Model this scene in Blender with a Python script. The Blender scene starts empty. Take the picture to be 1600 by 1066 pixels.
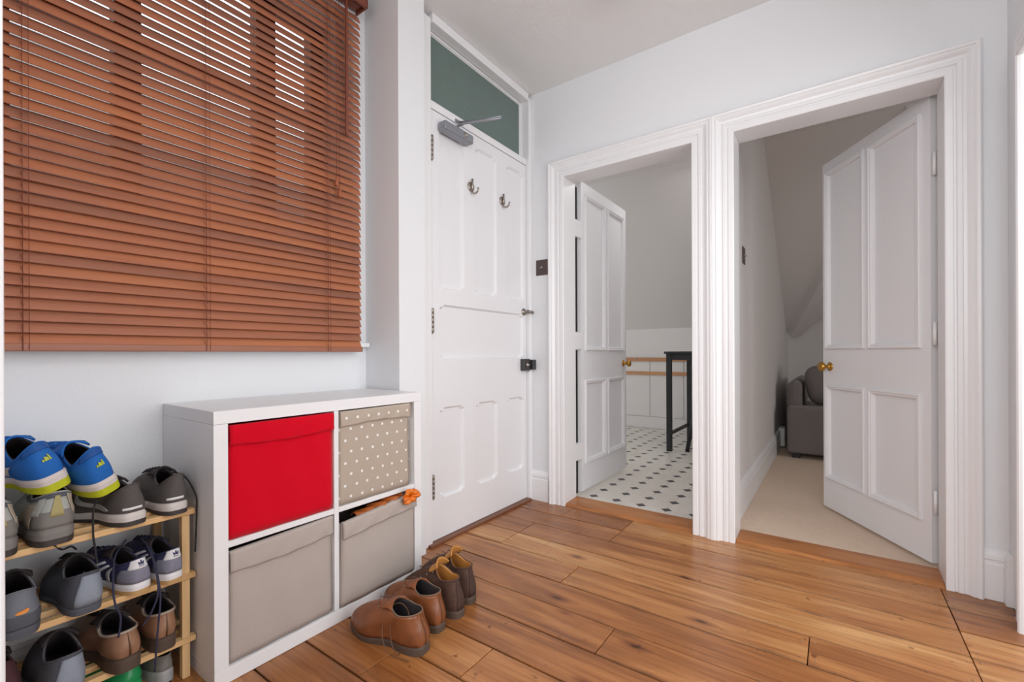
import bpy, math, random
from math import sin, cos, pi, radians
from mathutils import Vector, Matrix
from mathutils.geometry import tessellate_polygon
random.seed(7)
C = bpy.context.scene.collection
SC = bpy.context.scene

# ------------------------------------------------------------------ camera
cam_d = bpy.data.cameras.new('camera'); cam = bpy.data.objects.new('camera', cam_d); C.objects.link(cam)
YAW = radians(35.514); ROLL = -0.00401
f = Vector((cos(YAW), sin(YAW), 0)); r = f.cross(Vector((0, 0, 1))); u = Vector((0, 0, 1))
r2 = cos(ROLL) * r + sin(ROLL) * u; u2 = -sin(ROLL) * r + cos(ROLL) * u
m = Matrix((r2, u2, -f)).transposed().to_4x4(); m.translation = (0, 0, 0.951)
cam.matrix_world = m
cam_d.sensor_width = 36; cam_d.lens = 36 * 705.27 / 1600
cam_d.shift_y = (553.08 - 533) / 1600
cam_d.clip_start = 0.02
SC.camera = cam

# ------------------------------------------------------------------ world, lights, exposure
SC.view_settings.view_transform = 'Standard'; SC.view_settings.look = 'None'
SC.view_settings.gamma = 1; SC.view_settings.use_curve_mapping = False
SC.view_settings.exposure = 0.0
w = bpy.data.worlds.new('overcast'); SC.world = w; w.use_nodes = True
w.node_tree.nodes['Background'].inputs[0].default_value = (0.95, 0.97, 1.0, 1)
w.node_tree.nodes['Background'].inputs[1].default_value = 1.6

def area(name, loc, target, sx, sy, power, col=(1, 1, 1)):
    d = bpy.data.lights.new(name, 'AREA'); d.shape = 'RECTANGLE'; d.size = sx; d.size_y = sy
    d.energy = power; d.color = col
    o = bpy.data.objects.new(name, d); C.objects.link(o); o.location = loc
    o.rotation_euler = (Vector(target) - Vector(loc)).to_track_quat('-Z', 'Y').to_euler()
    return o
area('window_light_south', (1.0, -1.35, 1.35), (1.35, 1.6, 1.15), 2.4, 1.9, 46, (1.0, 1.0, 1.0))
area('window_light_back', (-1.6, 0.3, 1.75), (2.4, 0.4, 1.1), 1.7, 1.5, 44, (1.0, 1.0, 1.0))
area('rack_corner_fill', (0.35, -0.38, 2.25), (0.55, 1.6, 0.5), 0.9, 0.5, 8, (1.0, 1.0, 1.0))  # unseen fill lamp added to brighten the shoe rack corner
area('window_light_kitchen', (4.2, 3.9, 0.8), (4.9, 1.6, 2.2), 1.4, 1.0, 10, (1.0, 0.99, 0.98))
area('kitchen_ceiling_light', (3.7, 0.85, 2.6), (3.7, 0.95, 0), 0.5, 0.4, 5, (1.0, 0.99, 0.98))
area('window_light_lounge', (3.9, -2.6, 1.3), (4.7, 0.4, 1.3), 1.6, 1.2, 13, (1.0, 0.98, 0.97))

# ------------------------------------------------------------------ materials
def lin(c):
    return tuple(((v / 255) / 12.92 if v / 255 <= 0.04045 else ((v / 255 + 0.055) / 1.055) ** 2.4) for v in c)
MATS = {}
def mat(name, rgb, rough=0.5, metal=0, bump=0, bscale=60, var=0, vscale=8, spec=0.5, stretch=(1, 1, 1), sheen=0, coat=0):
    if name in MATS: return MATS[name]
    ma = bpy.data.materials.new(name); ma.use_nodes = True; nt = ma.node_tree; N = nt.nodes; L = nt.links
    b = N['Principled BSDF']; c = lin(rgb)
    b.inputs['Base Color'].default_value = (*c, 1); b.inputs['Roughness'].default_value = rough
    b.inputs['Metallic'].default_value = metal; b.inputs['Specular IOR Level'].default_value = spec
    b.inputs['Sheen Weight'].default_value = sheen; b.inputs['Coat Weight'].default_value = coat
    tc = N.new('ShaderNodeTexCoord'); mp = N.new('ShaderNodeMapping'); mp.inputs['Scale'].default_value = stretch
    L.new(tc.outputs['Object'], mp.inputs[0])
    nz = N.new('ShaderNodeTexNoise'); nz.inputs['Scale'].default_value = vscale; nz.inputs['Detail'].default_value = 4
    L.new(mp.outputs[0], nz.inputs[0])
    mx = N.new('ShaderNodeMix'); mx.data_type = 'RGBA'
    mx.inputs[6].default_value = (*[v * (1 - var) for v in c], 1)
    mx.inputs[7].default_value = (*[min(1, v * (1 + var)) for v in c], 1)
    L.new(nz.outputs['Fac'], mx.inputs[0]); L.new(mx.outputs[2], b.inputs['Base Color'])
    if bump:
        n2 = N.new('ShaderNodeTexNoise'); n2.inputs['Scale'].default_value = bscale; n2.inputs['Detail'].default_value = 3
        L.new(mp.outputs[0], n2.inputs[0])
        bp = N.new('ShaderNodeBump'); bp.inputs['Strength'].default_value = bump; bp.inputs['Distance'].default_value = 0.004
        L.new(n2.outputs['Fac'], bp.inputs['Height']); L.new(bp.outputs[0], b.inputs['Normal'])
    MATS[name] = ma; return ma

def wood(name, cols, axis='Y', rough=0.35, grain=1.0, knots=0.0, sc=1.0, objrand=1.0, spec=0.5):
    ma = bpy.data.materials.new(name); ma.use_nodes = True; nt = ma.node_tree; N = nt.nodes; L = nt.links
    b = N['Principled BSDF']; b.inputs['Roughness'].default_value = rough; b.inputs['Specular IOR Level'].default_value = spec
    geo = N.new('ShaderNodeNewGeometry'); oi = N.new('ShaderNodeObjectInfo')
    off = N.new('ShaderNodeVectorMath'); off.operation = 'MULTIPLY_ADD'
    cr = N.new('ShaderNodeCombineXYZ')
    for k in range(3): L.new(oi.outputs['Random'], cr.inputs[k])
    L.new(cr.outputs[0], off.inputs[0]); off.inputs[1].default_value = (17, 31, 11); L.new(geo.outputs['Position'], off.inputs[2])
    mp = N.new('ShaderNodeMapping')
    s = {'Y': (14, 1.3, 14), 'X': (1.3, 14, 14), 'Z': (14, 14, 1.3)}[axis]
    mp.inputs['Scale'].default_value = tuple(v * sc for v in s); L.new(off.outputs[0], mp.inputs[0])
    n1 = N.new('ShaderNodeTexNoise'); n1.inputs['Scale'].default_value = 1.0; n1.inputs['Detail'].default_value = 5
    n1.inputs['Distortion'].default_value = 0.9; L.new(mp.outputs[0], n1.inputs[0])
    mp2 = N.new('ShaderNodeMapping'); mp2.inputs['Scale'].default_value = tuple(v * sc * 6 if v > 2 else v * sc * 3 for v in s)
    L.new(off.outputs[0], mp2.inputs[0])
    n2 = N.new('ShaderNodeTexNoise'); n2.inputs['Scale'].default_value = 1.0; n2.inputs['Detail'].default_value = 3; L.new(mp2.outputs[0], n2.inputs[0])
    # object tint + grain
    add = N.new('ShaderNodeMath'); add.operation = 'MULTIPLY_ADD'; L.new(oi.outputs['Random'], add.inputs[0]); add.inputs[1].default_value = 0.5 * objrand
    sub = N.new('ShaderNodeMath'); sub.operation = 'MULTIPLY_ADD'; L.new(n1.outputs['Fac'], sub.inputs[0]); sub.inputs[1].default_value = 1.5; sub.inputs[2].default_value = -0.25 - 0.25 * objrand - (0.05 if knots else 0) + 0.08
    L.new(sub.outputs[0], add.inputs[2])
    rp = N.new('ShaderNodeValToRGB'); E = rp.color_ramp.elements
    E[0].position = 0; E[0].color = (*lin(cols[0]), 1); E[1].position = 1; E[1].color = (*lin(cols[-1]), 1)
    for i, c in enumerate(cols[1:-1]):
        e = E.new((i + 1) / (len(cols) - 1)); e.color = (*lin(c), 1)
    L.new(add.outputs[0], rp.inputs[0])
    mx = N.new('ShaderNodeMix'); mx.data_type = 'RGBA'; mx.blend_type = 'MULTIPLY'
    r3 = N.new('ShaderNodeValToRGB'); r3.color_ramp.elements[0].position = 0.3; r3.color_ramp.elements[0].color = (0.62, 0.55, 0.5, 1)
    r3.color_ramp.elements[1].position = 0.55; r3.color_ramp.elements[1].color = (1, 1, 1, 1)
    L.new(n2.outputs['Fac'], r3.inputs[0]); mx.inputs[0].default_value = 0.55 * grain
    L.new(rp.outputs[0], mx.inputs[6]); L.new(r3.outputs[0], mx.inputs[7])
    last = mx.outputs[2]
    if knots:
        vp = N.new('ShaderNodeMapping'); vp.inputs['Scale'].default_value = (6.2, 2.6, 1); L.new(off.outputs[0], vp.inputs[0])
        vo = N.new('ShaderNodeTexVoronoi'); vo.inputs['Scale'].default_value = 1.0; vo.voronoi_dimensions = '2D'; L.new(vp.outputs[0], vo.inputs[0])
        rk = N.new('ShaderNodeValToRGB'); rk.color_ramp.elements[0].position = 0.02; rk.color_ramp.elements[0].color = (0.10, 0.05, 0.05, 1)
        rk.color_ramp.elements[1].position = 0.17; rk.color_ramp.elements[1].color = (1, 1, 1, 1)
        e = rk.color_ramp.elements.new(0.065); e.color = (0.55, 0.42, 0.36, 1)
        sx_ = N.new('ShaderNodeSeparateColor'); L.new(vo.outputs['Color'], sx_.inputs[0])
        gt = N.new('ShaderNodeMapRange'); gt.inputs[1].default_value = 0.55; gt.inputs[2].default_value = 0.9; gt.inputs[3].default_value = 0.5; gt.inputs[4].default_value = 0.0; L.new(sx_.outputs[0], gt.inputs[0])
        ad = N.new('ShaderNodeMath'); ad.operation = 'ADD'; L.new(vo.outputs['Distance'], ad.inputs[0]); L.new(gt.outputs[0], ad.inputs[1])
        L.new(ad.outputs[0], rk.inputs[0])
        m2 = N.new('ShaderNodeMix'); m2.data_type = 'RGBA'; m2.blend_type = 'MULTIPLY'; m2.inputs[0].default_value = knots
        L.new(last, m2.inputs[6]); L.new(rk.outputs[0], m2.inputs[7]); last = m2.outputs[2]
        # small dark dents and worn patches
        sp = N.new('ShaderNodeTexNoise'); sp.inputs['Scale'].default_value = 26; sp.inputs['Detail'].default_value = 2; L.new(off.outputs[0], sp.inputs[0])
        rs = N.new('ShaderNodeValToRGB'); rs.color_ramp.elements[0].position = 0.70; rs.color_ramp.elements[0].color = (1, 1, 1, 1)
        rs.color_ramp.elements[1].position = 0.76; rs.color_ramp.elements[1].color = (0.35, 0.28, 0.26, 1); L.new(sp.outputs['Fac'], rs.inputs[0])
        m3 = N.new('ShaderNodeMix'); m3.data_type = 'RGBA'; m3.blend_type = 'MULTIPLY'; m3.inputs[0].default_value = 0.8
        L.new(last, m3.inputs[6]); L.new(rs.outputs[0], m3.inputs[7]); last = m3.outputs[2]
        tg = N.new('ShaderNodeTexCoord'); sg = N.new('ShaderNodeSeparateXYZ'); L.new(tg.outputs['Generated'], sg.inputs[0])
        e1 = N.new('ShaderNodeMath'); e1.operation = 'SUBTRACT'; L.new(sg.outputs[0], e1.inputs[0]); e1.inputs[1].default_value = .5
        e2 = N.new('ShaderNodeMath'); e2.operation = 'ABSOLUTE'; L.new(e1.outputs[0], e2.inputs[0])
        dn_ = N.new('ShaderNodeTexNoise'); dn_.inputs['Scale'].default_value = 9; dn_.inputs['Detail'].default_value = 5; L.new(off.outputs[0], dn_.inputs[0])
        e3 = N.new('ShaderNodeMath'); e3.operation = 'MULTIPLY_ADD'; L.new(dn_.outputs['Fac'], e3.inputs[0]); e3.inputs[1].default_value = .32; L.new(e2.outputs[0], e3.inputs[2])
        e4 = N.new('ShaderNodeMapRange'); L.new(e3.outputs[0], e4.inputs[0]); e4.inputs[1].default_value = .60; e4.inputs[2].default_value = .72; e4.inputs[3].default_value = 0; e4.inputs[4].default_value = .55
        m4 = N.new('ShaderNodeMix'); m4.data_type = 'RGBA'; m4.inputs[7].default_value = (*lin((78, 52, 34)), 1); L.new(e4.outputs[0], m4.inputs[0]); L.new(last, m4.inputs[6]); last = m4.outputs[2]
        br = N.new('ShaderNodeTexNoise'); br.inputs['Scale'].default_value = 3.2; L.new(geo.outputs['Position'], br.inputs[0])
        rr = N.new('ShaderNodeMapRange'); rr.inputs[1].default_value = 0.3; rr.inputs[2].default_value = 0.7; rr.inputs[3].default_value = rough - 0.08; rr.inputs[4].default_value = rough + 0.14
        L.new(br.outputs['Fac'], rr.inputs[0]); L.new(rr.outputs[0], b.inputs['Roughness'])
    L.new(last, b.inputs['Base Color'])
    bp = N.new('ShaderNodeBump'); bp.inputs['Strength'].default_value = 0.12; bp.inputs['Distance'].default_value = 0.003
    L.new(n2.outputs['Fac'], bp.inputs['Height']); L.new(bp.outputs[0], b.inputs['Normal'])
    return ma

WALL = mat('white_wall_paint', (236, 238, 241), 0.6, bump=0.12, bscale=90, spec=0.3)
CEIL = mat('textured_ceiling_paint', (240, 239, 239), 0.85, bump=0.9, bscale=120, spec=0.2)
GLOSS = mat('white_gloss_paint', (240, 240, 242), 0.32, bump=0.04, bscale=30)
DOORW = mat('white_satin_door_paint', (238, 238, 241), 0.38, bump=0.06, bscale=40)
ROOM2 = mat('far_room_wall_paint', (226, 222, 220), 0.7, bump=0.1, bscale=70, spec=0.3)
PINE = wood('stained_pine_boards', [(128, 78, 42), (158, 100, 54), (184, 126, 74), (206, 156, 102)], 'Y', 0.30, 1.4, 0.9, 1.0, 1.0)
PINE_T = wood('pine_threshold', [(150, 92, 50), (176, 114, 64), (196, 138, 84)], 'Y', 0.3, 1.0, 0.4)
RACKW = wood('raw_pine', [(216, 168, 112), (232, 190, 134), (240, 204, 152)], 'X', 0.55, 0.5, 0)
RACKZ = wood('raw_pine_posts', [(216, 168, 112), (232, 190, 134), (240, 204, 152)], 'Z', 0.55, 0.5, 0)
BLIND = wood('red_brown_slats', [(136, 96, 82), (160, 106, 84), (180, 114, 84), (192, 122, 84)], 'X', 0.42, 0.35, 0, 0.8, 0.9, 0.35)
BLINDP = mat('red_brown_lacquer', (128, 66, 48), 0.35)
WINB = mat('brown_window_frame', (104, 54, 38), 0.5)
DARK = mat('dark_gap', (38, 26, 20), 0.9)
STEEL = mat('brushed_steel', (176, 168, 160), 0.3, 1)
HINGE = mat('aged_steel', (150, 142, 134), 0.38, 0.9, var=0.25, vscale=60)
BRASS = mat('brass', (190, 145, 70), 0.25, 1)
BRONZE = mat('dark_bronze', (92, 80, 78), 0.4, 0.6)
CLOSER = mat('silver_painted_metal', (150, 153, 160), 0.35, 0.5)
LAM = mat('white_laminate', (240, 240, 242), 0.35, spec=0.4)
REDF = mat('red_fabric', (214, 6, 36), 0.85, bump=0.25, bscale=400, spec=0.1, sheen=0.1)
GREYF = mat('taupe_fabric', (186, 175, 168), 0.9, bump=0.3, bscale=350, spec=0.1)
SHELLP = mat('white_plastic', (238, 238, 238), 0.35)
BLACKW = mat('black_painted_wood', (38, 38, 42), 0.45)
SOFAM = mat('dark_grey_upholstery', (126, 118, 116), 0.95, bump=0.8, bscale=260, var=0.2, vscale=200, sheen=0.2)
BLANK = mat('pale_grey_throw', (176, 176, 184), 0.95, bump=0.5, bscale=120)
CARPET = mat('beige_carpet', (228, 202, 178), 0.95, bump=0.9, bscale=420, var=0.08, vscale=40, sheen=0.15)
OAK = wood('oak_rail', [(168, 110, 66), (188, 130, 82), (200, 145, 96)], 'Y', 0.35, 0.6, 0)

def dotted():
    ma = bpy.data.materials.new('taupe_fabric_white_dots'); ma.use_nodes = True; nt = ma.node_tree; N = nt.nodes; L = nt.links
    b = N['Principled BSDF']; b.inputs['Roughness'].default_value = 0.9; b.inputs['Specular IOR Level'].default_value = 0.1
    tc = N.new('ShaderNodeTexCoord'); sp = N.new('ShaderNodeSeparateXYZ'); L.new(tc.outputs['Object'], sp.inputs[0])
    def M(op, a, b_=None):
        n = N.new('ShaderNodeMath'); n.operation = op
        for i, v in enumerate((a, b_)):
            if v is None: continue
            if isinstance(v, (int, float)): n.inputs[i].default_value = v
            else: L.new(v, n.inputs[i])
        return n.outputs[0]
    def grid(ox, oz):
        ax = M('MULTIPLY', M('SUBTRACT', M('FRACT', M('DIVIDE', M('ADD', sp.outputs[0], ox), 0.047)), 0.5), 0.047)
        az = M('MULTIPLY', M('SUBTRACT', M('FRACT', M('DIVIDE', M('ADD', sp.outputs[2], oz), 0.082)), 0.5), 0.082)
        return M('LESS_THAN', M('SQRT', M('ADD', M('MULTIPLY', ax, ax), M('MULTIPLY', az, az))), 0.0052)
    fac = M('MAXIMUM', grid(1.0, 1.0), grid(1.0235, 1.041))
    mx = N.new('ShaderNodeMix'); mx.data_type = 'RGBA'; mx.inputs[6].default_value = (*lin((186, 172, 158)), 1); mx.inputs[7].default_value = (*lin((240, 238, 234)), 1)
    L.new(fac, mx.inputs[0]); L.new(mx.outputs[2], b.inputs['Base Color'])
    return ma
DOTF = dotted()

def glass(name, col, rough, trans=0.85):
    ma = bpy.data.materials.new(name); ma.use_nodes = True; b = ma.node_tree.nodes['Principled BSDF']
    b.inputs['Base Color'].default_value = (*col, 1); b.inputs['Roughness'].default_value = rough
    b.inputs['Transmission Weight'].default_value = trans; b.inputs['IOR'].default_value = 1.3
    N = ma.node_tree.nodes; L = ma.node_tree.links
    tc = N.new('ShaderNodeTexCoord'); wv = N.new('ShaderNodeTexWave'); wv.inputs['Scale'].default_value = 30; wv.bands_direction = 'Z'
    L.new(tc.outputs['Object'], wv.inputs[0]); bp = N.new('ShaderNodeBump'); bp.inputs['Strength'].default_value = 0.25; bp.inputs['Distance'].default_value = 0.002
    L.new(wv.outputs['Fac'], bp.inputs['Height']); L.new(bp.outputs[0], b.inputs['Normal'])
    return ma
TGLASS = glass('reeded_green_glass', lin((116, 132, 127)), 0.35, 0.12)
WGLASS = glass('clear_window_glass', (0.95, 0.97, 1.0), 0.05, 1.0)

# ------------------------------------------------------------------ mesh helpers
class MB:
    def __init__(s): s.v = []; s.f = []; s.sm = []
    def add(s, vs, fs, smooth=False):
        o = len(s.v); s.v += [tuple(p) for p in vs]
        for q in fs: s.f.append([i + o for i in q]); s.sm.append(smooth)
        return s
    def box(s, x0, x1, y0, y1, z0, z1):
        v = [(x, y, z) for x in (x0, x1) for y in (y0, y1) for z in (z0, z1)]
        return s.add(v, [(0, 1, 3, 2), (4, 6, 7, 5), (0, 4, 5, 1), (2, 3, 7, 6), (0, 2, 6, 4), (1, 5, 7, 3)])
    def obox(s, M4, sx, sy, sz):
        v = [M4 @ Vector((x * sx / 2, y * sy / 2, z * sz / 2)) for x in (-1, 1) for y in (-1, 1) for z in (-1, 1)]
        return s.add(v, [(0, 1, 3, 2), (4, 6, 7, 5), (0, 4, 5, 1), (2, 3, 7, 6), (0, 2, 6, 4), (1, 5, 7, 3)])
    def tube(s, pts, rad, n=8, cap=True):
        pts = [Vector(p) for p in pts]; rings = []
        R = rad if isinstance(rad, (list, tuple)) else [rad] * len(pts)
        ref = None
        for i, p in enumerate(pts):
            t = (pts[min(i + 1, len(pts) - 1)] - pts[max(i - 1, 0)]).normalized()
            if ref is None: ref = Vector((0, 0, 1)) if abs(t.z) < 0.9 else Vector((1, 0, 0))
            a = t.cross(ref).normalized(); b = a.cross(t).normalized(); ref = b
            rings.append([p + R[i] * (a * cos(2 * pi * k / n) + b * sin(2 * pi * k / n)) for k in range(n)])
        vs = [q for g in rings for q in g]
        fs = [(i * n + k, i * n + (k + 1) % n, (i + 1) * n + (k + 1) % n, (i + 1) * n + k) for i in range(len(pts) - 1) for k in range(n)]
        if cap: fs += [tuple(range(n - 1, -1, -1)), tuple(range((len(pts) - 1) * n, len(pts) * n))]
        return s.add(vs, fs, True)
    def lathe(s, prof, org, axis, n=24):
        ax = Vector(axis).normalized(); a = ax.orthogonal().normalized(); b = ax.cross(a); o = Vector(org)
        vs = [o + ax * h + rr * (a * cos(2 * pi * k / n) + b * sin(2 * pi * k / n)) for rr, h in prof for k in range(n)]
        fs = [(i * n + k, i * n + (k + 1) % n, (i + 1) * n + (k + 1) % n, (i + 1) * n + k) for i in range(len(prof) - 1) for k in range(n)]
        if prof[0][0] > 1e-5: fs.append(tuple(range(n - 1, -1, -1)))
        if prof[-1][0] > 1e-5: fs.append(tuple(range((len(prof) - 1) * n, len(prof) * n)))
        return s.add(vs, fs, True)
    def grid(s, fn, nu, nv, closed_u=False, smooth=True):
        vs = [fn(i / nu, j / nv) for j in range(nv + 1) for i in range(nu + (0 if closed_u else 1))]
        W = nu if closed_u else nu + 1
        fs = [(j * W + i, j * W + (i + 1) % W, (j + 1) * W + (i + 1) % W, (j + 1) * W + i) for j in range(nv) for i in range(nu)]
        return s.add(vs, fs, smooth)
    def sweep(s, path, prof, closed, mp):
        # path: 2D points; prof: (offset to the left of travel, height); mp(a,b,h)->3D, mitred corners
        n = len(path); P = [Vector(p) for p in path]; rows = []
        for i in range(n):
            d1 = (P[i] - P[i - 1]).normalized() if (i > 0 or closed) else None
            d2 = (P[(i + 1) % n] - P[i]).normalized() if (i < n - 1 or closed) else None
            if d1 is None: d1 = d2
            if d2 is None: d2 = d1
            n1 = Vector((-d1.y, d1.x)); n2 = Vector((-d2.y, d2.x)); mt = (n1 + n2) / (1 + n1.dot(n2))
            rows.append([mp((P[i] + mt * o).x, (P[i] + mt * o).y, h) for o, h in prof])
        k = len(prof); vs = [q for g in rows for q in g]; fs = []
        for i in range(n if closed else n - 1):
            j = (i + 1) % n
            for q in range(k - 1): fs.append((i * k + q, i * k + q + 1, j * k + q + 1, j * k + q))
        if not closed:
            fs.append(tuple(range(k))); fs.append(tuple(range((n - 1) * k, n * k))[::-1])
        return s.add(vs, fs)
    def holed(s, outer, holes, mp, h):
        polys = [[Vector((a, b, 0)) for a, b in q] for q in [outer] + holes]
        flat = [q for g in polys for q in g]
        return s.add([mp(q.x, q.y, h) for q in flat], [tuple(t) for t in tessellate_polygon(polys)])
    def obj(s, name, material, parent=None, bevel=0, seg=2, label=None, origin=None, recalc=True, subd=0):
        me = bpy.data.meshes.new(name); o3 = Vector(origin) if origin else Vector((0, 0, 0))
        me.from_pydata([tuple(Vector(p) - o3) for p in s.v], [], s.f); me.update()
        me.polygons.foreach_set('use_smooth', s.sm)
        if recalc:
            import bmesh
            bm = bmesh.new(); bm.from_mesh(me); bmesh.ops.recalc_face_normals(bm, faces=bm.faces); bm.to_mesh(me); bm.free()
        me.materials.append(material)
        o = bpy.data.objects.new(name, me); C.objects.link(o); o.location = o3
        if parent:
            o.parent = parent
            if origin: pass
        if bevel:
            b = o.modifiers.new('bevel', 'BEVEL'); b.width = bevel; b.segments = seg; b.limit_method = 'ANGLE'
        if subd:
            b = o.modifiers.new('subd', 'SUBSURF'); b.levels = subd; b.render_levels = subd
        if label: o['label'] = label
        return o
def empty(name, loc=(0, 0, 0), rot=(0, 0, 0)):
    o = bpy.data.objects.new(name, None); C.objects.link(o); o.location = loc; o.rotation_euler = rot; o.empty_display_size = 0.1
    return o
def tag(o, label, cat=None, group=None, kind=None):
    o['label'] = label
    if cat: o['category'] = cat
    if group: o['group'] = group
    if kind: o['kind'] = kind
    return o
def struct(o, label): return tag(o, label, None, None, 'structure')
def keep(o, parent):   # parent while keeping world coordinates of the mesh
    o.parent = parent; o.matrix_parent_inverse = (Matrix.Translation(parent.location) @ parent.rotation_euler.to_matrix().to_4x4()).inverted()
    return o

# ------------------------------------------------------------------ dimensions
XW = 2.494; YW = 1.824; YR = -0.54; ZC = 2.647; YD = 1.637; YP = 1.585; XP = 1.352; XT = 2.634
A0, A1 = 0.607, 1.370; B0, B1 = -0.362, 0.405; ZH = 2.055

# ------------------------------------------------------------------ floor with individual boards
fl = MB().box(-2.6, 2.64, -2.2, 1.9, -0.08, -0.022).obj('floor', DARK)
struct(fl, 'stained and varnished wide pine floorboards of the hall')
seams = [-0.005 + 0.165 * i for i in range(4)] + [0.657, 0.820, 0.985, 1.150, 1.314, 1.476, 1.640, 1.811, 1.975, 2.141, 2.312, 2.494]
butts = {14: [1.306, 0.93], 13: [0.93], 12: [1.371], 11: [1.371], 10: [0.93, 0.07], 9: [-0.05], 8: [0.62], 7: [], 6: [0.90], 5: [1.15], 4: []}
for i in range(len(seams) - 1):
    ys = [YR] + ([-0.345] if i >= 9 else []) + sorted(butts.get(i, [])) + [1.64 if seams[i] > 1.35 else YW]
    for y0, y1 in zip(ys[:-1], ys[1:]):
        if seams[i] < 0.1 and y1 > 0.9: y1 = 0.9
        dz = random.uniform(-0.0012, 0.0008); g = 0.0022 + random.random() * 0.0012
        MB().box(seams[i] + g, seams[i + 1] - g, y0 + 0.0015, y1 - 0.0015, -0.02, dz).obj('plank', PINE, fl, 0.0014, 2)
# nail heads
nb = MB()
NAIL = mat('worn_nail', (170, 150, 130), 0.4, 0.4)
for y in (0.05, 0.09, 0.95, 0.91, 1.35, 1.39, -0.325, -0.365):
    for i in range(9, 15):
        if (y in (0.05, 0.09)) and i != 10: continue
        for dx in (0.03, 0.13):
            x = seams[i] + dx + random.uniform(-.008, .008)
            nb.lathe([(0.0028, 0), (0.0025, 0.0014), (0, 0.0016)], (x, y + random.uniform(-.006, .006), 0.0004), (0, 0, 1), 8)
nb.obj('nail_heads', NAIL, fl)['kind'] = 'stuff'
# strip of the front-door threshold
t = MB().box(1.56, 2.46, 1.600, 1.70, -0.02, 0.012).obj('trim_1', mat('dark_stained_cill', (120, 74, 50), 0.4), None, 0.003); struct(t, 'dark wooden cill under the white front door')
def threshold(nm, y0, y1, lab):
    o = MB().add([(2.482, y0, 0), (2.482, y1, 0), (2.502, y0, 0.016), (2.502, y1, 0.016), (2.64, y0, 0.022), (2.64, y1, 0.022), (2.64, y0, -0.02), (2.64, y1, -0.02), (2.482, y0, -0.02), (2.482, y1, -0.02)],
                 [(0, 2, 3, 1), (2, 4, 5, 3), (4, 6, 7, 5), (8, 0, 1, 9), (0, 8, 6, 4, 2), (1, 3, 5, 7, 9), (6, 8, 9, 7)]).obj(nm, PINE_T, None, 0.003)
    struct(o, lab)
threshold('trim_2', A0, A1, 'raised pine threshold strip of the kitchen doorway')
threshold('trim_3', B0, B1, 'raised pine threshold strip of the carpeted doorway')

# ------------------------------------------------------------------ walls
# window wall (y = YW) with opening behind the blind
WX0, WX1, WZ0, WZ1 = 0.16, 1.20, 1.03, 2.46
wl = MB()
for b in [(-0.0, WX0, YW, 2.05, 0, ZC), (WX1, XP, YW, 2.05, 0, ZC), (WX0, WX1, YW, 2.05, 0, WZ0), (WX0, WX1, YW, 2.05, WZ1, ZC)]: wl.box(*b)
wl.box(XP, 1.51, YP, 2.05, 0, ZC)              # pier beside the front door
wl.box(1.51, 2.60, YD + 0.03, 2.05, 2.60, ZC)  # over the transom
struct(wl.obj('wall_left', WALL), 'white wall with the blind, and the white pier beside the front door')
wr = MB()
ZO = 2.075
wr.box(XW, XT, A1 + 0.02, 2.05, 0, ZC); wr.box(XW, XT, B1 + 0.02, A0 - 0.02, 0, ZC); wr.box(XW, XT, -1.0, B0 - 0.02, 0, ZC)
wr.box(XW, XT, B0 - 0.02, B1 + 0.02, ZO, ZC); wr.box(XW, XT, A0 - 0.02, A1 + 0.02, ZO, ZC)
struct(wr.obj('wall_far', WALL), 'white hall wall holding the two open inner doorways')
ws = MB(); OX1 = 2.335
ws.box(OX1, XW, YR - 0.12, YR, 0, ZC); ws.box(-0.2, OX1, YR - 0.12, YR, 2.06, ZC); ws.box(-0.2, 0.25, YR - 0.12, YR, 0, 2.06)
struct(ws.obj('wall_right', WALL), 'white side wall at the right edge with a cased opening')
MB().box(-0.06, 0.094, 0.92, YW, 0, ZC).obj('wall_back', WALL); struct(bpy.data.objects['wall_back'], 'short white wall end at the left edge of the view')
o = MB().box(-0.075, 0.097, 0.9, 0.925, 0, ZC).obj('trim_4', GLOSS, None, 0.004); struct(o, 'pale door lining at the extreme left edge')
# outer shell of the spaces behind the camera, where the daylight comes from
sh = MB(); sh.box(-2.7, -2.6, -2.2, 2.0, 0, ZC); sh.box(-2.6, -0.06, 1.9, 2.0, 0, ZC); sh.box(-2.6, 3.0, -2.3, -2.2, 0, ZC)
struct(sh.obj('wall_rear', WALL), 'white walls of the space behind the viewpoint')
cl = MB().box(-2.7, XT, -2.3, 2.05, ZC, ZC + 0.1).obj('ceiling', CEIL); struct(cl, 'white textured ceiling of the hall')

# baseboards
BBP = [(0, 0), (0, 0.02), (0.135, 0.02), (0.140, 0.015), (0.150, 0.015), (0.155, 0.019), (0.170, 0.017), (0.182, 0.010), (0.190, 0.003), (0.190, 0)]
def baseboard(nm, p0, p1, nrm, z0, lab, mat_=GLOSS, sc=1.0):
    p0 = Vector(p0); p1 = Vector(p1); nrm = Vector(nrm)
    vs = [(*(p + nrm * d), z0 + z * sc) for p in (p0, p1) for z, d in BBP]; k = len(BBP)
    o = MB().add(vs, [(i, i + 1, k + i + 1, k + i) for i in range(k - 1)] + [tuple(range(k)), tuple(range(k, 2 * k))[::-1]]).obj(nm, mat_)
    struct(o, lab); return o
baseboard('baseboard_far', (XW, 1.487), (XW, 1.637), (-1, 0), 0, 'white skirting between front door and kitchen doorway')
baseboard('baseboard_far_right', (XW, YR), (XW, -0.468), (-1, 0), 0, 'white skirting right of the carpeted doorway')
baseboard('baseboard_right', (2.44, YR), (XW, YR), (0, 1), 0, 'short white skirting at the right edge')
baseboard('baseboard_left', (0.1, YW), (XP, YW), (0, -1), 0, 'white skirting behind the shoe rack')

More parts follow.
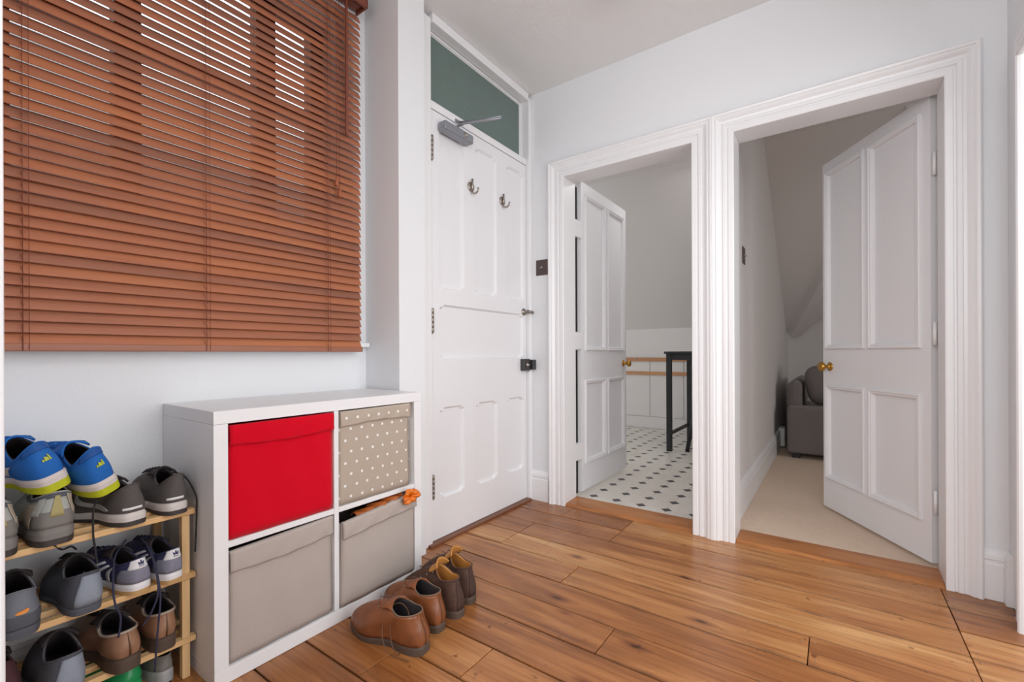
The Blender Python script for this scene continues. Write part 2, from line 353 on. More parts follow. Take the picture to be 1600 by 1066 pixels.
# casings: profile measured outward from the opening edge
CP = [(0, 0.0), (0, 0.017), (0.004, 0.020), (0.024, 0.020), (0.028, 0.015), (0.033, 0.015), (0.037, 0.022), (0.050, 0.022), (0.054, 0.018), (0.064, 0.020), (0.074, 0.030),
      (0.080, 0.033), (0.086, 0.031), (0.090, 0.036), (0.098, 0.038), (0.103, 0.034), (0.106, 0.026), (0.106, 0.0)]
def casing(nm, y0, y1, wl_, wr_, lab):
    # seen from hall: travel down the high-y side ... order so that outward is to the left
    path = [(y0, 0), (y0, ZH), (y1, ZH), (y1, 0)]
    s = MB(); s.sweep(path, CP, False, lambda a, b, h: (XW - h, a, b)); o = s.obj(nm, GLOSS); struct(o, lab); return o
casing('trim_5', A0, A1, 0, 0, 'moulded white architrave around the kitchen doorway')
casing('trim_6', B0, B1, 0, 0, 'moulded white architrave around the carpeted doorway')
# linings (jambs)
def lining(nm, y0, y1, lab, rebate):
    s = MB(); s.box(XW, XT, y0 - 0.022, y0, 0, ZH + 0.022); s.box(XW, XT, y1, y1 + 0.022, 0, ZH + 0.022); s.box(XW, XT, y0, y1, ZH, ZH + 0.022)
    o = s.obj(nm, GLOSS, None, 0.0015); struct(o, lab)
lining('trim_7', A0, A1, 'white door lining of the kitchen doorway', 0)
lining('trim_8', B0, B1, 'white door lining of the carpeted doorway', 0)
# casing of the opening in the right wall
s = MB(); s.sweep([(OX1, 0), (OX1, ZH), (0.2, ZH)], CP, False, lambda a, b, h: (a, YR + h, b)); struct(s.obj('trim_9', GLOSS), 'moulded white architrave at the right edge')
# dirt line where casing meets floor is left to light

# ------------------------------------------------------------------ front door frame + transom
fr = MB()
fr.box(1.497, 1.592, 1.622, 1.75, 0, 2.62); fr.box(2.458, 2.4935, 1.612, 1.75, 0, 2.62)
fr.box(1.594, 2.458, 1.612, 1.75, 2.600, 2.646); fr.box(1.594, 2.458, 1.632, 1.74, 2.182, 2.222)
struct(fr.obj('trim_10', GLOSS, None, 0.004), 'white front door frame with a fanlight bar')
fb = MB()
fb.sweep([(1.594, 2.222), (2.458, 2.222), (2.458, 2.600), (1.594, 2.600)], [(0, -0.045), (0, -0.03), (0.010, -0.03), (0.014, -0.042)], True, lambda a, b, h: (a, 1.640 - h, b))
struct(fb.obj('trim_11', GLOSS), 'thin glazing bead round the fanlight')
gp = MB().box(1.594, 2.458, 1.682, 1.688, 2.222, 2.600).obj('window_2', TGLASS); struct(gp, 'grey green reeded glass pane above the front door')
# landing outside the front door (seen dimly through the fanlight)
ld = MB(); ld.box(1.5, 2.62, 2.33, 2.37, 0, 2.9); ld.box(1.5, 2.62, 2.05, 2.33, 2.9, 2.95); ld.box(1.48, 1.52, 2.05, 2.37, 0, 2.9); ld.box(2.60, 2.63, 2.05, 2.37, 0, 2.9); ld.box(1.5, 2.62, 2.05, 2.37, -0.05, 0)
struct(ld.obj('wall_landing', mat('landing_green_paint', (120, 140, 132), 0.7)), 'dim green landing behind the fanlight')

def door_front():
    root = empty('door_1', (1.600, YD, 0)); struct(root, 'white front door with three tall, one wide and three short sunken panels')
    X = lambda a, b, h: (a, YD - h, b)
    x0, x1, z0, z1 = 1.599, 2.454, 0.014, 2.178
    def hole(a0, a1, b0, b1, notch_t=True, notch_b=True, c=0.013):
        p = []
        if notch_b: p += [(a0, b0 + c * .3), (a0 + .018, b0 + c * .2), (a0 + .032, b0 - c * .9), (a1 - .032, b0 - c * .9), (a1 - .018, b0 + c * .2), (a1, b0 + c * .3)]
        else: p += [(a0, b0), (a1, b0)]
        if notch_t: p += [(a1, b1 - c * .3), (a1 - .018, b1 - c * .2), (a1 - .032, b1 + c * .9), (a0 + .032, b1 + c * .9), (a0 + .018, b1 - c * .2), (a0, b1 - c * .3)]
        else: p += [(a1, b1), (a0, b1)]
        return p
    H = []
    for a0, a1 in ((1.660, 1.850), (1.945, 2.142), (2.240, 2.424)):
        H.append(hole(a0, a1, 1.300, 2.105)); H.append(hole(a0, a1, 0.225, 0.665))
    H.append(hole(1.660, 2.420, 0.935, 1.195))
    s = MB(); outer = [(x0, z0), (x1, z0), (x1, z1), (x0, z1)]
    s.holed(outer, H, X, 0.0)
    s.add([X(x0, z0, 0), X(x1, z0, 0), X(x1, z1, 0), X(x0, z1, 0), X(x0, z0, -.04), X(x1, z0, -.04), X(x1, z1, -.04), X(x0, z1, -.04)], [(0, 1, 5, 4), (1, 2, 6, 5), (2, 3, 7, 6), (3, 0, 4, 7)])
    for h in H:
        n = len(h); cx = sum(p[0] for p in h) / n; cz = sum(p[1] for p in h) / n
        a0 = min(p[0] for p in h); a1 = max(p[0] for p in h); b0 = min(p[1] for p in h); b1 = max(p[1] for p in h)
        sx = 1 - 0.018 / (a1 - a0) ; sz = 1 - 0.020 / (b1 - b0)
        inn = [(cx + (p[0] - cx) * sx, cz + (p[1] - cz) * sz) for p in h]
        s.add([X(*p, 0) for p in h] + [X(*p, -0.016) for p in inn], [(i, (i + 1) % n, n + (i + 1) % n, n + i) for i in range(n)])
    keep(s.obj('leaf', DOORW, recalc=True), root)
    for h in H:
        a0 = min(p[0] for p in h); a1 = max(p[0] for p in h); b0 = min(p[1] for p in h); b1 = max(p[1] for p in h)
        keep(MB().box(a0 - .005, a1 + .005, YD + 0.0155, YD + 0.03, b0 - .005, b1 + .005).obj('panel', DOORW), root)
    for z0_, z1_ in ((1.922, 2.042), (1.060, 1.180), (0.232, 0.348)):
        h = MB(); n = 5; hh = (z1_ - z0_) / n
        for k in range(n): h.lathe([(0.0070, 0), (0.0080, 0.001), (0.0080, hh - 0.0015), (0.0070, hh - 0.0005)], (1.598, YD - 0.012, z0_ + k * hh), (0, 0, 1), 12)
        h.lathe([(0.0, -0.008), (0.005, -0.005), (0.005, 0)], (1.598, YD - 0.012, z0_), (0, 0, 1), 12)
        h.box(1.597, 1.606, YD - 0.012, YD + 0.001, z0_, z1_)
        keep(h.obj('hinge', HINGE), root)
    # turn knob of the latch
    k = MB(); k.lathe([(0.022, 0), (0.024, 0.003), (0.022, 0.006), (0.009, 0.008), (0.009, 0.030), (0.012, 0.034)], (2.425, YD, 1.222), (0, -1, 0), 20)
    k.tube([(2.425, YD - 0.036, 1.222), (2.448, YD - 0.040, 1.222), (2.47, YD - 0.040, 1.219)], [0.0085, 0.010, 0.011], 10)
    keep(k.obj('latch_handle', HINGE), root)
    l = MB(); l.box(2.385, 2.452, YD - 0.034, YD, 0.842, 0.918)
    LK = l.obj('rim_lock', mat('dark_lock_metal', (78, 78, 80), 0.4, 0.6), None, 0.004); keep(LK, root)
    s2 = MB(); s2.lathe([(0.014, 0), (0.014, 0.004), (0.006, 0.006), (0.006, 0.016), (0, 0.017)], (2.415, YD - 0.034, 0.88), (0, -1, 0), 16)
    o = s2.obj('turn_button', STEEL); keep(o, LK)
    return root
door_front()
kp = MB().box(2.456, 2.4935, 1.585, 1.613, 0.848, 0.912).obj('lock_keep', mat('dark_lock_metal', (78, 78, 80)), None, 0.003)
tag(kp, 'small dark lock keep fixed to the front door frame', 'lock keep')

# door closer
cr = empty('door_closer', (1.75, YD, 2.10)); tag(cr, 'silver grey door closer with folding arm at the top of the front door', 'door closer')
b = MB(); b.box(1.648, 1.868, YD - 0.058, YD - 0.001, 2.082, 2.130); keep(b.obj('body', CLOSER, None, 0.010, 3), cr)
b = MB(); b.lathe([(0.013, 0), (0.013, .004), (0.006, .006), (0.006, .003), (0, .003)], (1.80, YD - 0.058, 2.105), (0, -1, 0), 16); keep(b.obj('adjuster', STEEL), cr)
b = MB(); b.lathe([(0.011, 0), (0.011, .014), (0.006, .016), (0, .016)], (1.765, YD - 0.030, 2.130), (0, 0, 1), 16); keep(b.obj('spindle', STEEL), cr)
b = MB(); b.tube([(1.765, YD - 0.030, 2.146), (1.775, YD - 0.06, 2.158), (1.82, YD - 0.16, 2.160), (1.857, YD - 0.25, 2.162)], 0.0065, 8); b.tube([(1.857, YD - 0.25, 2.172), (1.835, YD - 0.14, 2.176), (1.80, YD - 0.01, 2.190)], 0.005, 8)
keep(b.obj('arm', CLOSER), cr)
b = MB(); b.box(1.775, 1.835, YD - 0.012, YD - 0.004, 2.184, 2.200); keep(b.obj('arm_shoe', CLOSER, None, 0.002), cr)

# coat hooks
def hook(x, lab):
    r0 = empty('coat_hook', (x, YD, 1.88)); tag(r0, lab, 'coat hook', 'steel coat hooks on the front door')
    s = MB(); s.lathe([(0.027, 0), (0.027, 0.004), (0.024, 0.007), (0, 0.0075)], (x, YD, 1.878), (0, -1, 0), 24); keep(s.obj('backplate', STEEL), r0)
    s = MB(); s.tube([(x, YD - 0.008, 1.862), (x, YD - 0.012, 1.845), (x, YD - 0.024, 1.835), (x, YD - 0.04, 1.835), (x, YD - 0.052, 1.845), (x, YD - 0.056, 1.862)], 0.0055, 10)
    s.tube([(x, YD - 0.012, 1.852), (x, YD - 0.013, 1.88), (x, YD - 0.014, 1.918)], 0.0055, 10); keep(s.obj('peg', STEEL), r0)
hook(1.905, 'left of the two round steel coat hooks on the front door')
hook(2.195, 'right of the two round steel coat hooks on the front door')

# switches and sockets
def switch(nm, mk, lab, m_, two=True):
    o = empty(nm, mk(0, 0, 0)); tag(o, lab, 'light switch')
    def bx(u0, u1, v0, v1, h0, h1):
        s = MB(); P = [mk(u_, v_, h_) for u_ in (u0, u1) for v_ in (v0, v1) for h_ in (h0, h1)]
        return s.add(P, [(0, 1, 3, 2), (4, 6, 7, 5), (0, 4, 5, 1), (2, 3, 7, 6), (0, 2, 6, 4), (1, 5, 7, 3)])
    keep(bx(-.043, .043, -.05, .05, 0, .006).obj('faceplate', m_, None, .002), o)
    s = MB(); p = Vector(mk(0, 0, .006)); q = Vector(mk(0, -.006, .022)); s.tube([p, q], [.004, .0028], 10); s.lathe([(.008, 0), (.007, .003), (.004, .004)], mk(0, 0, .006), Vector(mk(0, 0, 1)) - Vector(mk(0, 0, 0)), 14)
    keep(s.obj('toggle', STEEL), o); return o
switch('light_switch', lambda a, b_, h: (XW - h, 1.538 + a, 1.509 + b_), 'square dark bronze light switch between front door and kitchen doorway', BRONZE)
switch('light_switch', lambda a, b_, h: (3.06 + a, 0.45 - h, 1.545 + b_), 'dark bronze light switch on the side wall inside the carpeted room', BRONZE)

# ------------------------------------------------------------------ panelled inner doors
def rect_prof(flip=1): return [(0, 0), (0, 0.009), (0.003, 0.012), (0.010, 0.012), (0.014, 0.008), (0.020, 0.008), (0.025, 0.003), (0.028, -0.010)]
def inner_door(nm, lab, org, dvec, nvec, width, zt, knob_u, knob_z, panels, t=0.04):
    # u along leaf from hinge, nvec = facing normal (towards viewer)
    d = Vector((*dvec, 0)).normalized(); n = Vector((*nvec, 0)).normalized(); O = Vector((*org, 0))
    X = lambda a, b, h: tuple(O + d * a + n * h + Vector((0, 0, b)))
    root = empty(nm, O); struct(root, lab)
    z0 = 0.028
    s = MB(); outer = [(0, z0), (width, z0), (width, zt), (0, zt)]
    H = [[(a0 + .014, b0 + .014), (a1 - .014, b0 + .014), (a1 - .014, b1 - .014), (a0 + .014, b1 - .014)] for a0, a1, b0, b1 in panels]
    s.holed(outer, H, X, 0); s.holed(outer, H, X, -t)
    s.add([X(*p, 0) for p in outer] + [X(*p, -t) for p in outer], [(i, (i + 1) % 4, 4 + (i + 1) % 4, 4 + i) for i in range(4)])
    for h in H: s.add([X(*p, 0) for p in h] + [X(*p, -t) for p in h], [(i, (i + 1) % 4, 4 + (i + 1) % 4, 4 + i) for i in range(4)])
    keep(s.obj('leaf', DOORW), root)
    for a0, a1, b0, b1 in panels:
        P = [(a0, b0), (a1, b0), (a1, b1), (a0, b1)]
        pn = MB(); pn.add([X(a, b, h) for a in (a0 + .01, a1 - .01) for b in (b0 + .01, b1 - .01) for h in (-t + .012, -.010)], [(0, 1, 3, 2), (4, 6, 7, 5), (0, 4, 5, 1), (2, 3, 7, 6), (0, 2, 6, 4), (1, 5, 7, 3)])
        po = keep(pn.obj('panel', DOORW), root)
        m1 = MB().sweep(P, rect_prof(), True, lambda a, b, h: X(a, b, h)); mo = m1.obj('panel_moulding', DOORW); keep(mo, po)
        m2 = MB().sweep(P, rect_prof(), True, lambda a, b, h: X(a, b, -t - h)); keep(m2.obj('panel_moulding', DOORW), po)
    kb = MB(); prof = [(0.026, 0), (0.026, 0.003), (0.020, 0.006), (0.011, 0.010), (0.009, 0.024), (0.013, 0.030), (0.024, 0.038), (0.028, 0.048), (0.024, 0.058), (0.012, 0.063), (0, 0.064)]
    kb.lathe(prof, X(knob_u, knob_z, 0), n, 24); kb.lathe(prof, X(knob_u, knob_z, -t), -n, 24)
    keep(kb.obj('knob', BRASS), root)
    return root, X
AP = [(0.058, 0.392, 0.972, 2.035), (0.434, 0.752, 0.972, 2.035), (0.058, 0.392, 0.205, 0.772), (0.434, 0.752, 0.205, 0.772)]
HPB = Vector((2.671, -0.345)); FPB = Vector((3.321, 0.052))
dB = (FPB - HPB).normalized(); nB = Vector((-dB.y, dB.x))
rootA, XA = inner_door('door_2', 'white four panel kitchen door standing open', (2.728, 1.376), (1, 0), (0, -1), 0.795, 2.108, 0.735, 0.872,
    [(0.052, 0.385, 0.972, 2.034), (0.425, 0.745, 0.972, 2.034), (0.047, 0.380, 0.205, 0.770), (0.425, 0.745, 0.205, 0.770)])
rootB, XB = inner_door('door_3', 'white four panel door standing open into the carpeted room', HPB, dB, nB, 0.765, 2.082, 0.700, 0.868,
    [(0.048, 0.376, 0.970, 2.022), (0.406, 0.736, 0.972, 2.026), (0.048, 0.376, 0.200, 0.764), (0.406, 0.736, 0.203, 0.762)])
for z in (1.72, 0.98, 0.25):
    s = MB(); s.box(2.632, 2.73, A1 + 0.002, A1 + 0.010, z, z + 0.11); keep(s.obj('hinge', GLOSS), rootA)
    s = MB(); s.lathe([(0.007, 0), (0.007, 0.10)], (2.655, B0 + 0.006, z), (0, 0, 1), 10); keep(s.obj('hinge', GLOSS), rootB)

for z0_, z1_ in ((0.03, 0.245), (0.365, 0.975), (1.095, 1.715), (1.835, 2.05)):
    s = MB(); s.box(2.636, 2.683, A1 + 0.012, A1 + 0.030, z0_, z1_); keep(s.obj('gap_shade_strip', mat('black_gap_shade', (30, 28, 30), .9)), rootA)  # black strips added in the hinge gap to stand for its dark shade
# ------------------------------------------------------------------ kitchen
kt = MB()
kx0, kx1, ky0, ky1 = XT, 5.72, 0.55, 4.2
kt2 = MB(); kt2.box(kx0 + 0.0, 6.0, ky1, ky1 + .1, 0, ZC)
struct(kt2.obj('wall_kitchen_side', ROOM2), 'kitchen side wall')
s = MB(); s.box(5.70, 5.78, 0.50, ky1, 0, 1.26); struct(s.obj('wall_kitchen_far', ROOM2), 'low grey white kitchen wall under the roof slope')
s = MB(); s.add([(4.15, .50, ZC), (4.15, ky1, ZC), (5.70, .50, 1.26), (5.70, ky1, 1.26), (4.15, .50, ZC + .08), (4.15, ky1, ZC + .08), (5.8, .50, 1.30), (5.8, ky1, 1.30)],
    [(0, 1, 3, 2), (4, 6, 7, 5), (0, 4, 5, 1), (2, 3, 7, 6), (0, 2, 6, 4), (1, 5, 7, 3)]); struct(s.obj('ceiling_kitchen_slope', ROOM2), 'sloping kitchen ceiling')
s = MB(); s.box(XT, 4.2, .50, ky1, ZC, ZC + .1); struct(s.obj('ceiling_kitchen', ROOM2), 'flat grey white kitchen ceiling')
s = MB(); s.box(XT, 7.4, .45, .53, 0, ZC + 0.05); struct(s.obj('wall_partition', ROOM2), 'partition wall between kitchen and carpeted room')
s = MB(); s.box(5.672, 5.70, .53, ky1, 0, .13); s.box(5.68, 5.70, .53, ky1, .13, .145); struct(s.obj('baseboard_kitchen', ROOM2), 'pale skirting at the foot of the kitchen wall')
# cladding panels on the low wall and two wooden rails
for y0, y1 in ((.55, 1.06), (1.065, 1.49), (1.495, 1.905), (1.91, 2.32), (2.325, 2.74)):
    s = MB(); s.box(5.688, 5.70, y0, y1 - .003, .15, .86); o = s.obj('panel', ROOM2, bpy.data.objects['wall_kitchen_far'], .001)
for z0, z1, lb in ((.850, .895, 'upper of the two oak rails on the kitchen wall'), (.676, .719, 'lower of the two oak rails on the kitchen wall')):
    s = MB(); s.box(5.665, 5.688, .6, 2.9, z0, z1); rl = s.obj('wooden_rail', OAK, None, .003); tag(rl, lb, 'rail', 'oak rails on the kitchen wall')
    for y in (.75, 1.2, 1.69, 2.08, 2.5): MB().lathe([(.012, 0), (.010, .003), (0, .004)], (5.665, y, (z0 + z1) / 2 + .004), (-1, 0, 0), 10).obj('screw_cap', STEEL, rl)
# vinyl floor: cut-corner tiles with small dark diamonds
kf = MB().box(XT, 5.72, .50, ky1, -.06, -0.004).obj('floor_kitchen', mat('vinyl_joint', (196, 190, 182), 0.5)); struct(kf, 'kitchen floor of cream cut corner tiles with charcoal diamonds')
TILE = wood('cream_vinyl_tile', [(222, 216, 206), (232, 227, 218), (238, 234, 226)], 'X', 0.28, 0.15, 0)
DIAM = mat('charcoal_diamond', (70, 68, 72), 0.35)
c = .034; h = .08
tm = None; dm = None; cnt = 0
for i in range(-1, 19):
    for j in range(-3, 12):
        x = 2.772 + .16 * i; y = .990 + .16 * j
        if x + .08 > 5.67 or y < .53: continue
        cx, cy = x + .08, y + .08
        if cx > XT + 0.05 and cy < 2.95:
            if tm is None:
                g = .0006
                P = [(-h + c, -h + g), (h - c, -h + g), (h - g, -h + c), (h - g, h - c), (h - c, h - g), (-h + c, h - g), (-h + g, h - c), (-h + g, -h + c)]
                s = MB(); s.add([(a, b_, 0.0) for a, b_ in P] + [(a, b_, -.004) for a, b_ in P], [tuple(range(8))] + [(k, (k + 1) % 8, 8 + (k + 1) % 8, 8 + k) for k in range(8)])
                o = s.obj('tile', TILE, kf); tm = o.data
            else: o = bpy.data.objects.new('tile', tm); C.objects.link(o); o.parent = kf
            o.location = (cx, cy, 0)
        if x > XT + .02:
            if dm is None:
                q = c - .0012; s = MB(); s.add([(q, 0, 0), (0, q, 0), (-q, 0, 0), (0, -q, 0), (q, 0, -.004), (0, q, -.004), (-q, 0, -.004), (0, -q, -.004)], [(0, 1, 2, 3), (0, 4, 5, 1), (1, 5, 6, 2), (2, 6, 7, 3), (3, 7, 4, 0)])
                o = s.obj('diamond_inset', DIAM, kf); dm = o.data
            else: o = bpy.data.objects.new('diamond_inset', dm); C.objects.link(o); o.parent = kf
            o.location = (x, y, 0)
# bar table
bt = empty('bar_table', (4.9, 1.0, 0)); tag(bt, 'tall black wooden bar table standing in the kitchen', 'table')
s = MB(); s.box(4.42, 5.30, .62, 1.345, .945, .968); keep(s.obj('tabletop', BLACKW, None, .003), bt)
s = MB(); s.box(4.47, 5.24, 1.285, 1.305, .885, .945); s.box(4.47, 5.24, .66, .68, .885, .945); s.box(4.46, 4.48, .68, 1.29, .885, .945); s.box(5.22, 5.24, .68, 1.29, .885, .945); keep(s.obj('apron', BLACKW), bt)
for x in (4.44, 5.19):
    for y in (.64, 1.285):
        s = MB(); s.box(x, x + .05, y, y + .045, 0, .945); keep(s.obj('leg', BLACKW, None, .002), bt)
s = MB(); s.box(4.49, 5.19, 1.300, 1.322, .15, .18); keep(s.obj('stretcher', BLACKW), bt)
s = MB(); s.box(5.205, 5.225, .685, 1.285, .15, .18); keep(s.obj('stretcher', BLACKW), bt)
# stool with splayed legs, mostly behind the door lining
st = empty('bar_stool', (4.75, .98, 0)); tag(st, 'black wooden bar stool with splayed legs beside the bar table', 'stool')
s = MB(); s.box(4.60, 4.90, .84, 1.10, .60, .63); keep(s.obj('seat', BLACKW, None, .008), st)
for sx in (-1, 1):
    for sy in (-1, 1):
        s = MB(); s.tube([(4.75 + sx * .22, .97 + sy * .19, 0), (4.75 + sx * .12, .97 + sy * .10, .60)], .019, 8); keep(s.obj('leg', BLACKW), st)
for y in (.825, 1.115): keep(MB().tube([(4.57, y, .2), (4.93, y, .2)], .011, 8).obj('stretcher', BLACKW), st)

# ------------------------------------------------------------------ carpeted room
s = MB(); s.box(XT, 7.4, -3.4, .45, -.05, .012); cp = s.obj('floor_carpet', CARPET); struct(cp, 'beige fitted carpet')
s = MB(); s.box(XT, 4.10, -3.4, .45, ZC, ZC + .1); struct(s.obj('ceiling_lounge', ROOM2), 'flat part of the ceiling in the carpeted room')
def slopez(x): return ZC - .72 * (x - 4.10)
# slope ends on a hip edge; a beam follows this edge
E0 = Vector((6.12, .45)); E1 = Vector((5.29, .10)); E2 = E1 + (E1 - E0) * 1.4
pts = [(4.10, .45), (E0.x, E0.y), (E1.x, E1.y), (max(4.1, E2.x), E2.y), (4.10, -3.4)]
E2 = Vector((4.10, .10 + (4.10 - 5.29) * (.35 / .83)))
pts = [(4.10, .50), (E0.x, .50), (E0.x, .45), (E1.x, E1.y), (4.10, E2.y)]
s = MB(); P3 = [(x, y, slopez(x)) for x, y in pts]; n = len(P3)
s.add(P3 + [(x, y, z + .06) for x, y, z in P3], [tuple(range(n)), tuple(range(2 * n - 1, n - 1, -1))] + [(i, (i + 1) % n, n + (i + 1) % n, n + i) for i in range(n)])
struct(s.obj('ceiling_lounge_slope', ROOM2), 'sloping ceiling in the carpeted room')
s = MB(); a = Vector((E0.x, .45, slopez(E0.x))); b = Vector((4.10, E2.y, ZC)); dn = Vector((0.02, -.04, -.06)); ot = Vector((.05, -.10, .02))
s.add([a, b, b + dn, a + dn, a + ot, b + ot, b + ot + dn, a + ot + dn], [(0, 1, 2, 3), (4, 7, 6, 5), (0, 4, 5, 1), (3, 2, 6, 7), (0, 3, 7, 4), (1, 5, 6, 2)])
struct(s.obj('trim_12', ROOM2), 'boxed beam along the edge of the sloping ceiling')
# steeper hip beyond the beam and end wall
s = MB(); a2 = a + dn; b2 = b + dn
s.add([a2, b2, (6.6, -1.8, 2.75), (6.45, .45, 1.20)], [(0, 1, 2, 3)]); struct(s.obj('ceiling_hip', ROOM2), 'paler roof slope beyond the beam')
s = MB(); s.box(6.42, 6.5, -.02, .45, 0, 1.6); s.box(7.3, 7.4, -3.4, .45, 0, ZC + .2); struct(s.obj('wall_lounge_far', ROOM2), 'low end wall of the carpeted room')
s = MB(); s.box(XT, 7.4, -3.5, -3.4, 0, ZC); s.box(XT, 2.70, -3.4, B0 - .05, 0, ZC); struct(s.obj('wall_lounge_side', ROOM2), 'side walls of the carpeted room')
s = MB(); s.box(4.1, 7.4, -3.4, -.2, 2.80, 2.86); struct(s.obj('ceiling_lounge_rear', ROOM2), 'rear ceiling of the carpeted room')
baseboard('baseboard_lounge', (XT + .005, .45), (5.15, .45), (0, -1), .012, 'white skirting along the partition in the carpeted room')
# socket box on the partition
o = MB().box(5.15, 5.30, .395, .45, .03, .21).obj('socket_box', SHELLP, None, .008); tag(o, 'small white box at the foot of the partition wall beside the sofa', 'socket')
# sofa
def cushion(name, c_, sx, sy, sz, rot, material, parent, puff=.8, e=0.35):
    M4 = Matrix.Translation(c_) @ rot.to_matrix().to_4x4() if hasattr(rot, 'to_matrix') else Matrix.Translation(c_)
    def fn(a, b_):
        th = a * 2 * pi; ph = (b_ - .5) * pi
        sg = lambda v, p: math.copysign(abs(v) ** p, v)
        p = Vector((sx / 2 * sg(cos(th), e) * sg(cos(ph), puff), sy / 2 * sg(sin(th), e) * sg(cos(ph), puff), sz / 2 * sg(sin(ph), .55)))
        return M4 @ p
    o = MB().grid(fn, 32, 16, True).obj(name, material); keep(o, parent); return o
from mathutils import Euler
sf = empty('sofa', (5.3, 0, .012)); tag(sf, 'dark grey upholstered sofa half hidden behind the open door', 'sofa')
s = MB(); s.box(4.72, 4.93, -.70, .345, .055, .47); keep(s.obj('armrest', SOFAM, None, .03, 4), sf)
s = MB(); s.box(4.93, 6.2, -.70, .345, .055, .40); keep(s.obj('base', SOFAM, None, .03, 4), sf)
s = MB(); s.box(4.86, 6.2, .24, .355, .40, .69); keep(s.obj('backrest', SOFAM, None, .05, 4), sf)
cushion('back_cushion', Vector((5.16, .10, .645)), .46, .24, .37, Euler((radians(-10), radians(4), radians(4))), SOFAM, sf, .75)
cushion('seat_cushion', Vector((5.30, -.30, .45)), .72, .7, .16, Euler((0, 0, 0)), SOFAM, sf, .5)
for x in (4.78, 6.1):
    for y in (.28, -.62):
        s = MB().box(x - .03, x + .03, y - .03, y + .03, .012, .06); keep(s.obj('foot', BLACKW), sf)
def thr(a, b_):
    x = 4.97 + .30 * b_; t_ = a
    y = .12 - .22 * t_ ; z = .838 + .02 * sin(t_ * 9 + x * 8) - .14 * t_ ** 2.2
    return (x + .07 * t_, y, z + .004 * sin(b_ * 30))
s = MB().grid(thr, 24, 10); o = s.obj('throw_blanket', BLANK, None, recalc=False); sm = o.modifiers.new('t', 'SOLIDIFY'); sm.thickness = .012; tag(o, 'pale grey throw draped over the sofa cushion', 'blanket')

# ------------------------------------------------------------------ window behind the blind
wn = empty('window_1', (.68, 1.95, WZ0)); struct(wn, 'brown framed window behind the slatted blind')
s = MB(); y0, y1 = 1.93, 1.99
s.box(WX0, WX1, y0, y1, WZ0, WZ0 + .06); s.box(WX0, WX1, y0, y1, WZ1 - .05, WZ1); s.box(WX0, WX0 + .06, y0, y1, WZ0, WZ1); s.box(WX1 - .06, WX1, y0, y1, WZ0, WZ1)
s.box(.452, .525, y0, y1, WZ0, WZ1); s.box(.904, .983, y0, y1, WZ0, WZ1)
keep(s.obj('window_frame', WINB, None, .003), wn)
s = MB(); s.box(WX0, WX1, y0 + .005, y1 - .005, 2.00, 2.055); keep(s.obj('transom_bar', WINB, None, .003), wn)
for xa, xb in ((WX0 + .06, .452), (.525, .904), (.983, WX1 - .06)):
    s = MB().box(xa, xb, 1.958, 1.962, WZ0 + .06, WZ1 - .05); keep(s.obj('pane', WGLASS), wn)
s = MB(); s.box(.12, 1.345, 1.785, 1.93, .985, 1.005); struct(s.obj('trim_13', GLOSS, None, .003), 'white window board just showing beside the blind')
# neighbouring roof and wall outside, lower than the sky
s = MB(); s.box(-9, 14, 8.0, 8.3, -3, 5.15); struct(s.obj('wall_outside', mat('grey_render_outside', (158, 158, 154), .9, var=.25, vscale=3)), 'grey wall across the street outside the window')

# ------------------------------------------------------------------ venetian blind
BX0, BX1 = .105, 1.291; BY = 1.782
bl = empty('venetian_blind', ((BX0 + BX1) / 2, BY, .968)); tag(bl, 'wide red brown wooden venetian blind covering the window', 'blind')
P_ = .0318; nS = 48; W = .039
sl = None
s = MB()
for k in range(nS):
    z = 1.000 + P_ * k
    ang = radians(63.5) + random.uniform(-1, 1) * radians(1.2)
    M4 = Matrix.Translation((0, 0, 0)) @ Matrix.Rotation(ang, 4, 'X')
    if sl is None:
        q = MB()
        prof = [(-W / 2, 0), (-W / 4, .0012), (0, .0016), (W / 4, .0012), (W / 2, 0), (W / 2, -.0024), (W / 4, -.0012), (0, -.0008), (-W / 4, -.0012), (-W / 2, -.0024)]
        n = len(prof); hx = (BX1 - BX0) / 2
        q.add([(sx, a, b_) for sx in (-hx, hx) for a, b_ in prof], [(i, (i + 1) % n, n + (i + 1) % n, n + i) for i in range(n)] + [tuple(range(n)), tuple(range(n, 2 * n))[::-1]])
        o = q.obj('slat', BLIND, None); sl = o.data
    else: o = bpy.data.objects.new('slat', sl); C.objects.link(o)
    # room-side edge low: local -y edge points to the room, rotate so that it drops
    o.parent = bl; o.location = (0, 0, z - .968); o.rotation_euler = (ang, random.uniform(-.0006, .0006), 0)
s = MB(); s.box(BX0, BX1, BY - .020, BY + .006, .963, .985); keep(s.obj('bottom_rail', BLIND, None, .003), bl)
s = MB(); s.box(BX0, BX1, BY - .022, BY + .03, 2.545, 2.60); keep(s.obj('headrail', BLINDP, None, .003), bl)
s = MB(); s.box(BX0 - .01, BX1 + .01, BY - .055, BY - .04, 2.53, 2.61); s.box(BX1, BX1 + .01, BY - .055, BY + .03, 2.53, 2.61); keep(s.obj('valance', BLINDP, None, .004), bl)
for x in (.222, .655, 1.115):
    s = MB()
    s.tube([(x, BY - .024, .966), (x, BY - .024, 2.545)], .0009, 5)
    s.tube([(x + .012, BY - .022, .966), (x + .012, BY - .022, 2.545)], .0007, 5)
    for k in range(nS): s.tube([(x, BY - .022, 1.0 + P_ * k - W * .4), (x, BY + .012, 1.0 + P_ * k + W * .36)], .0006, 4)
    keep(s.obj('ladder_cord', BLINDP), bl)
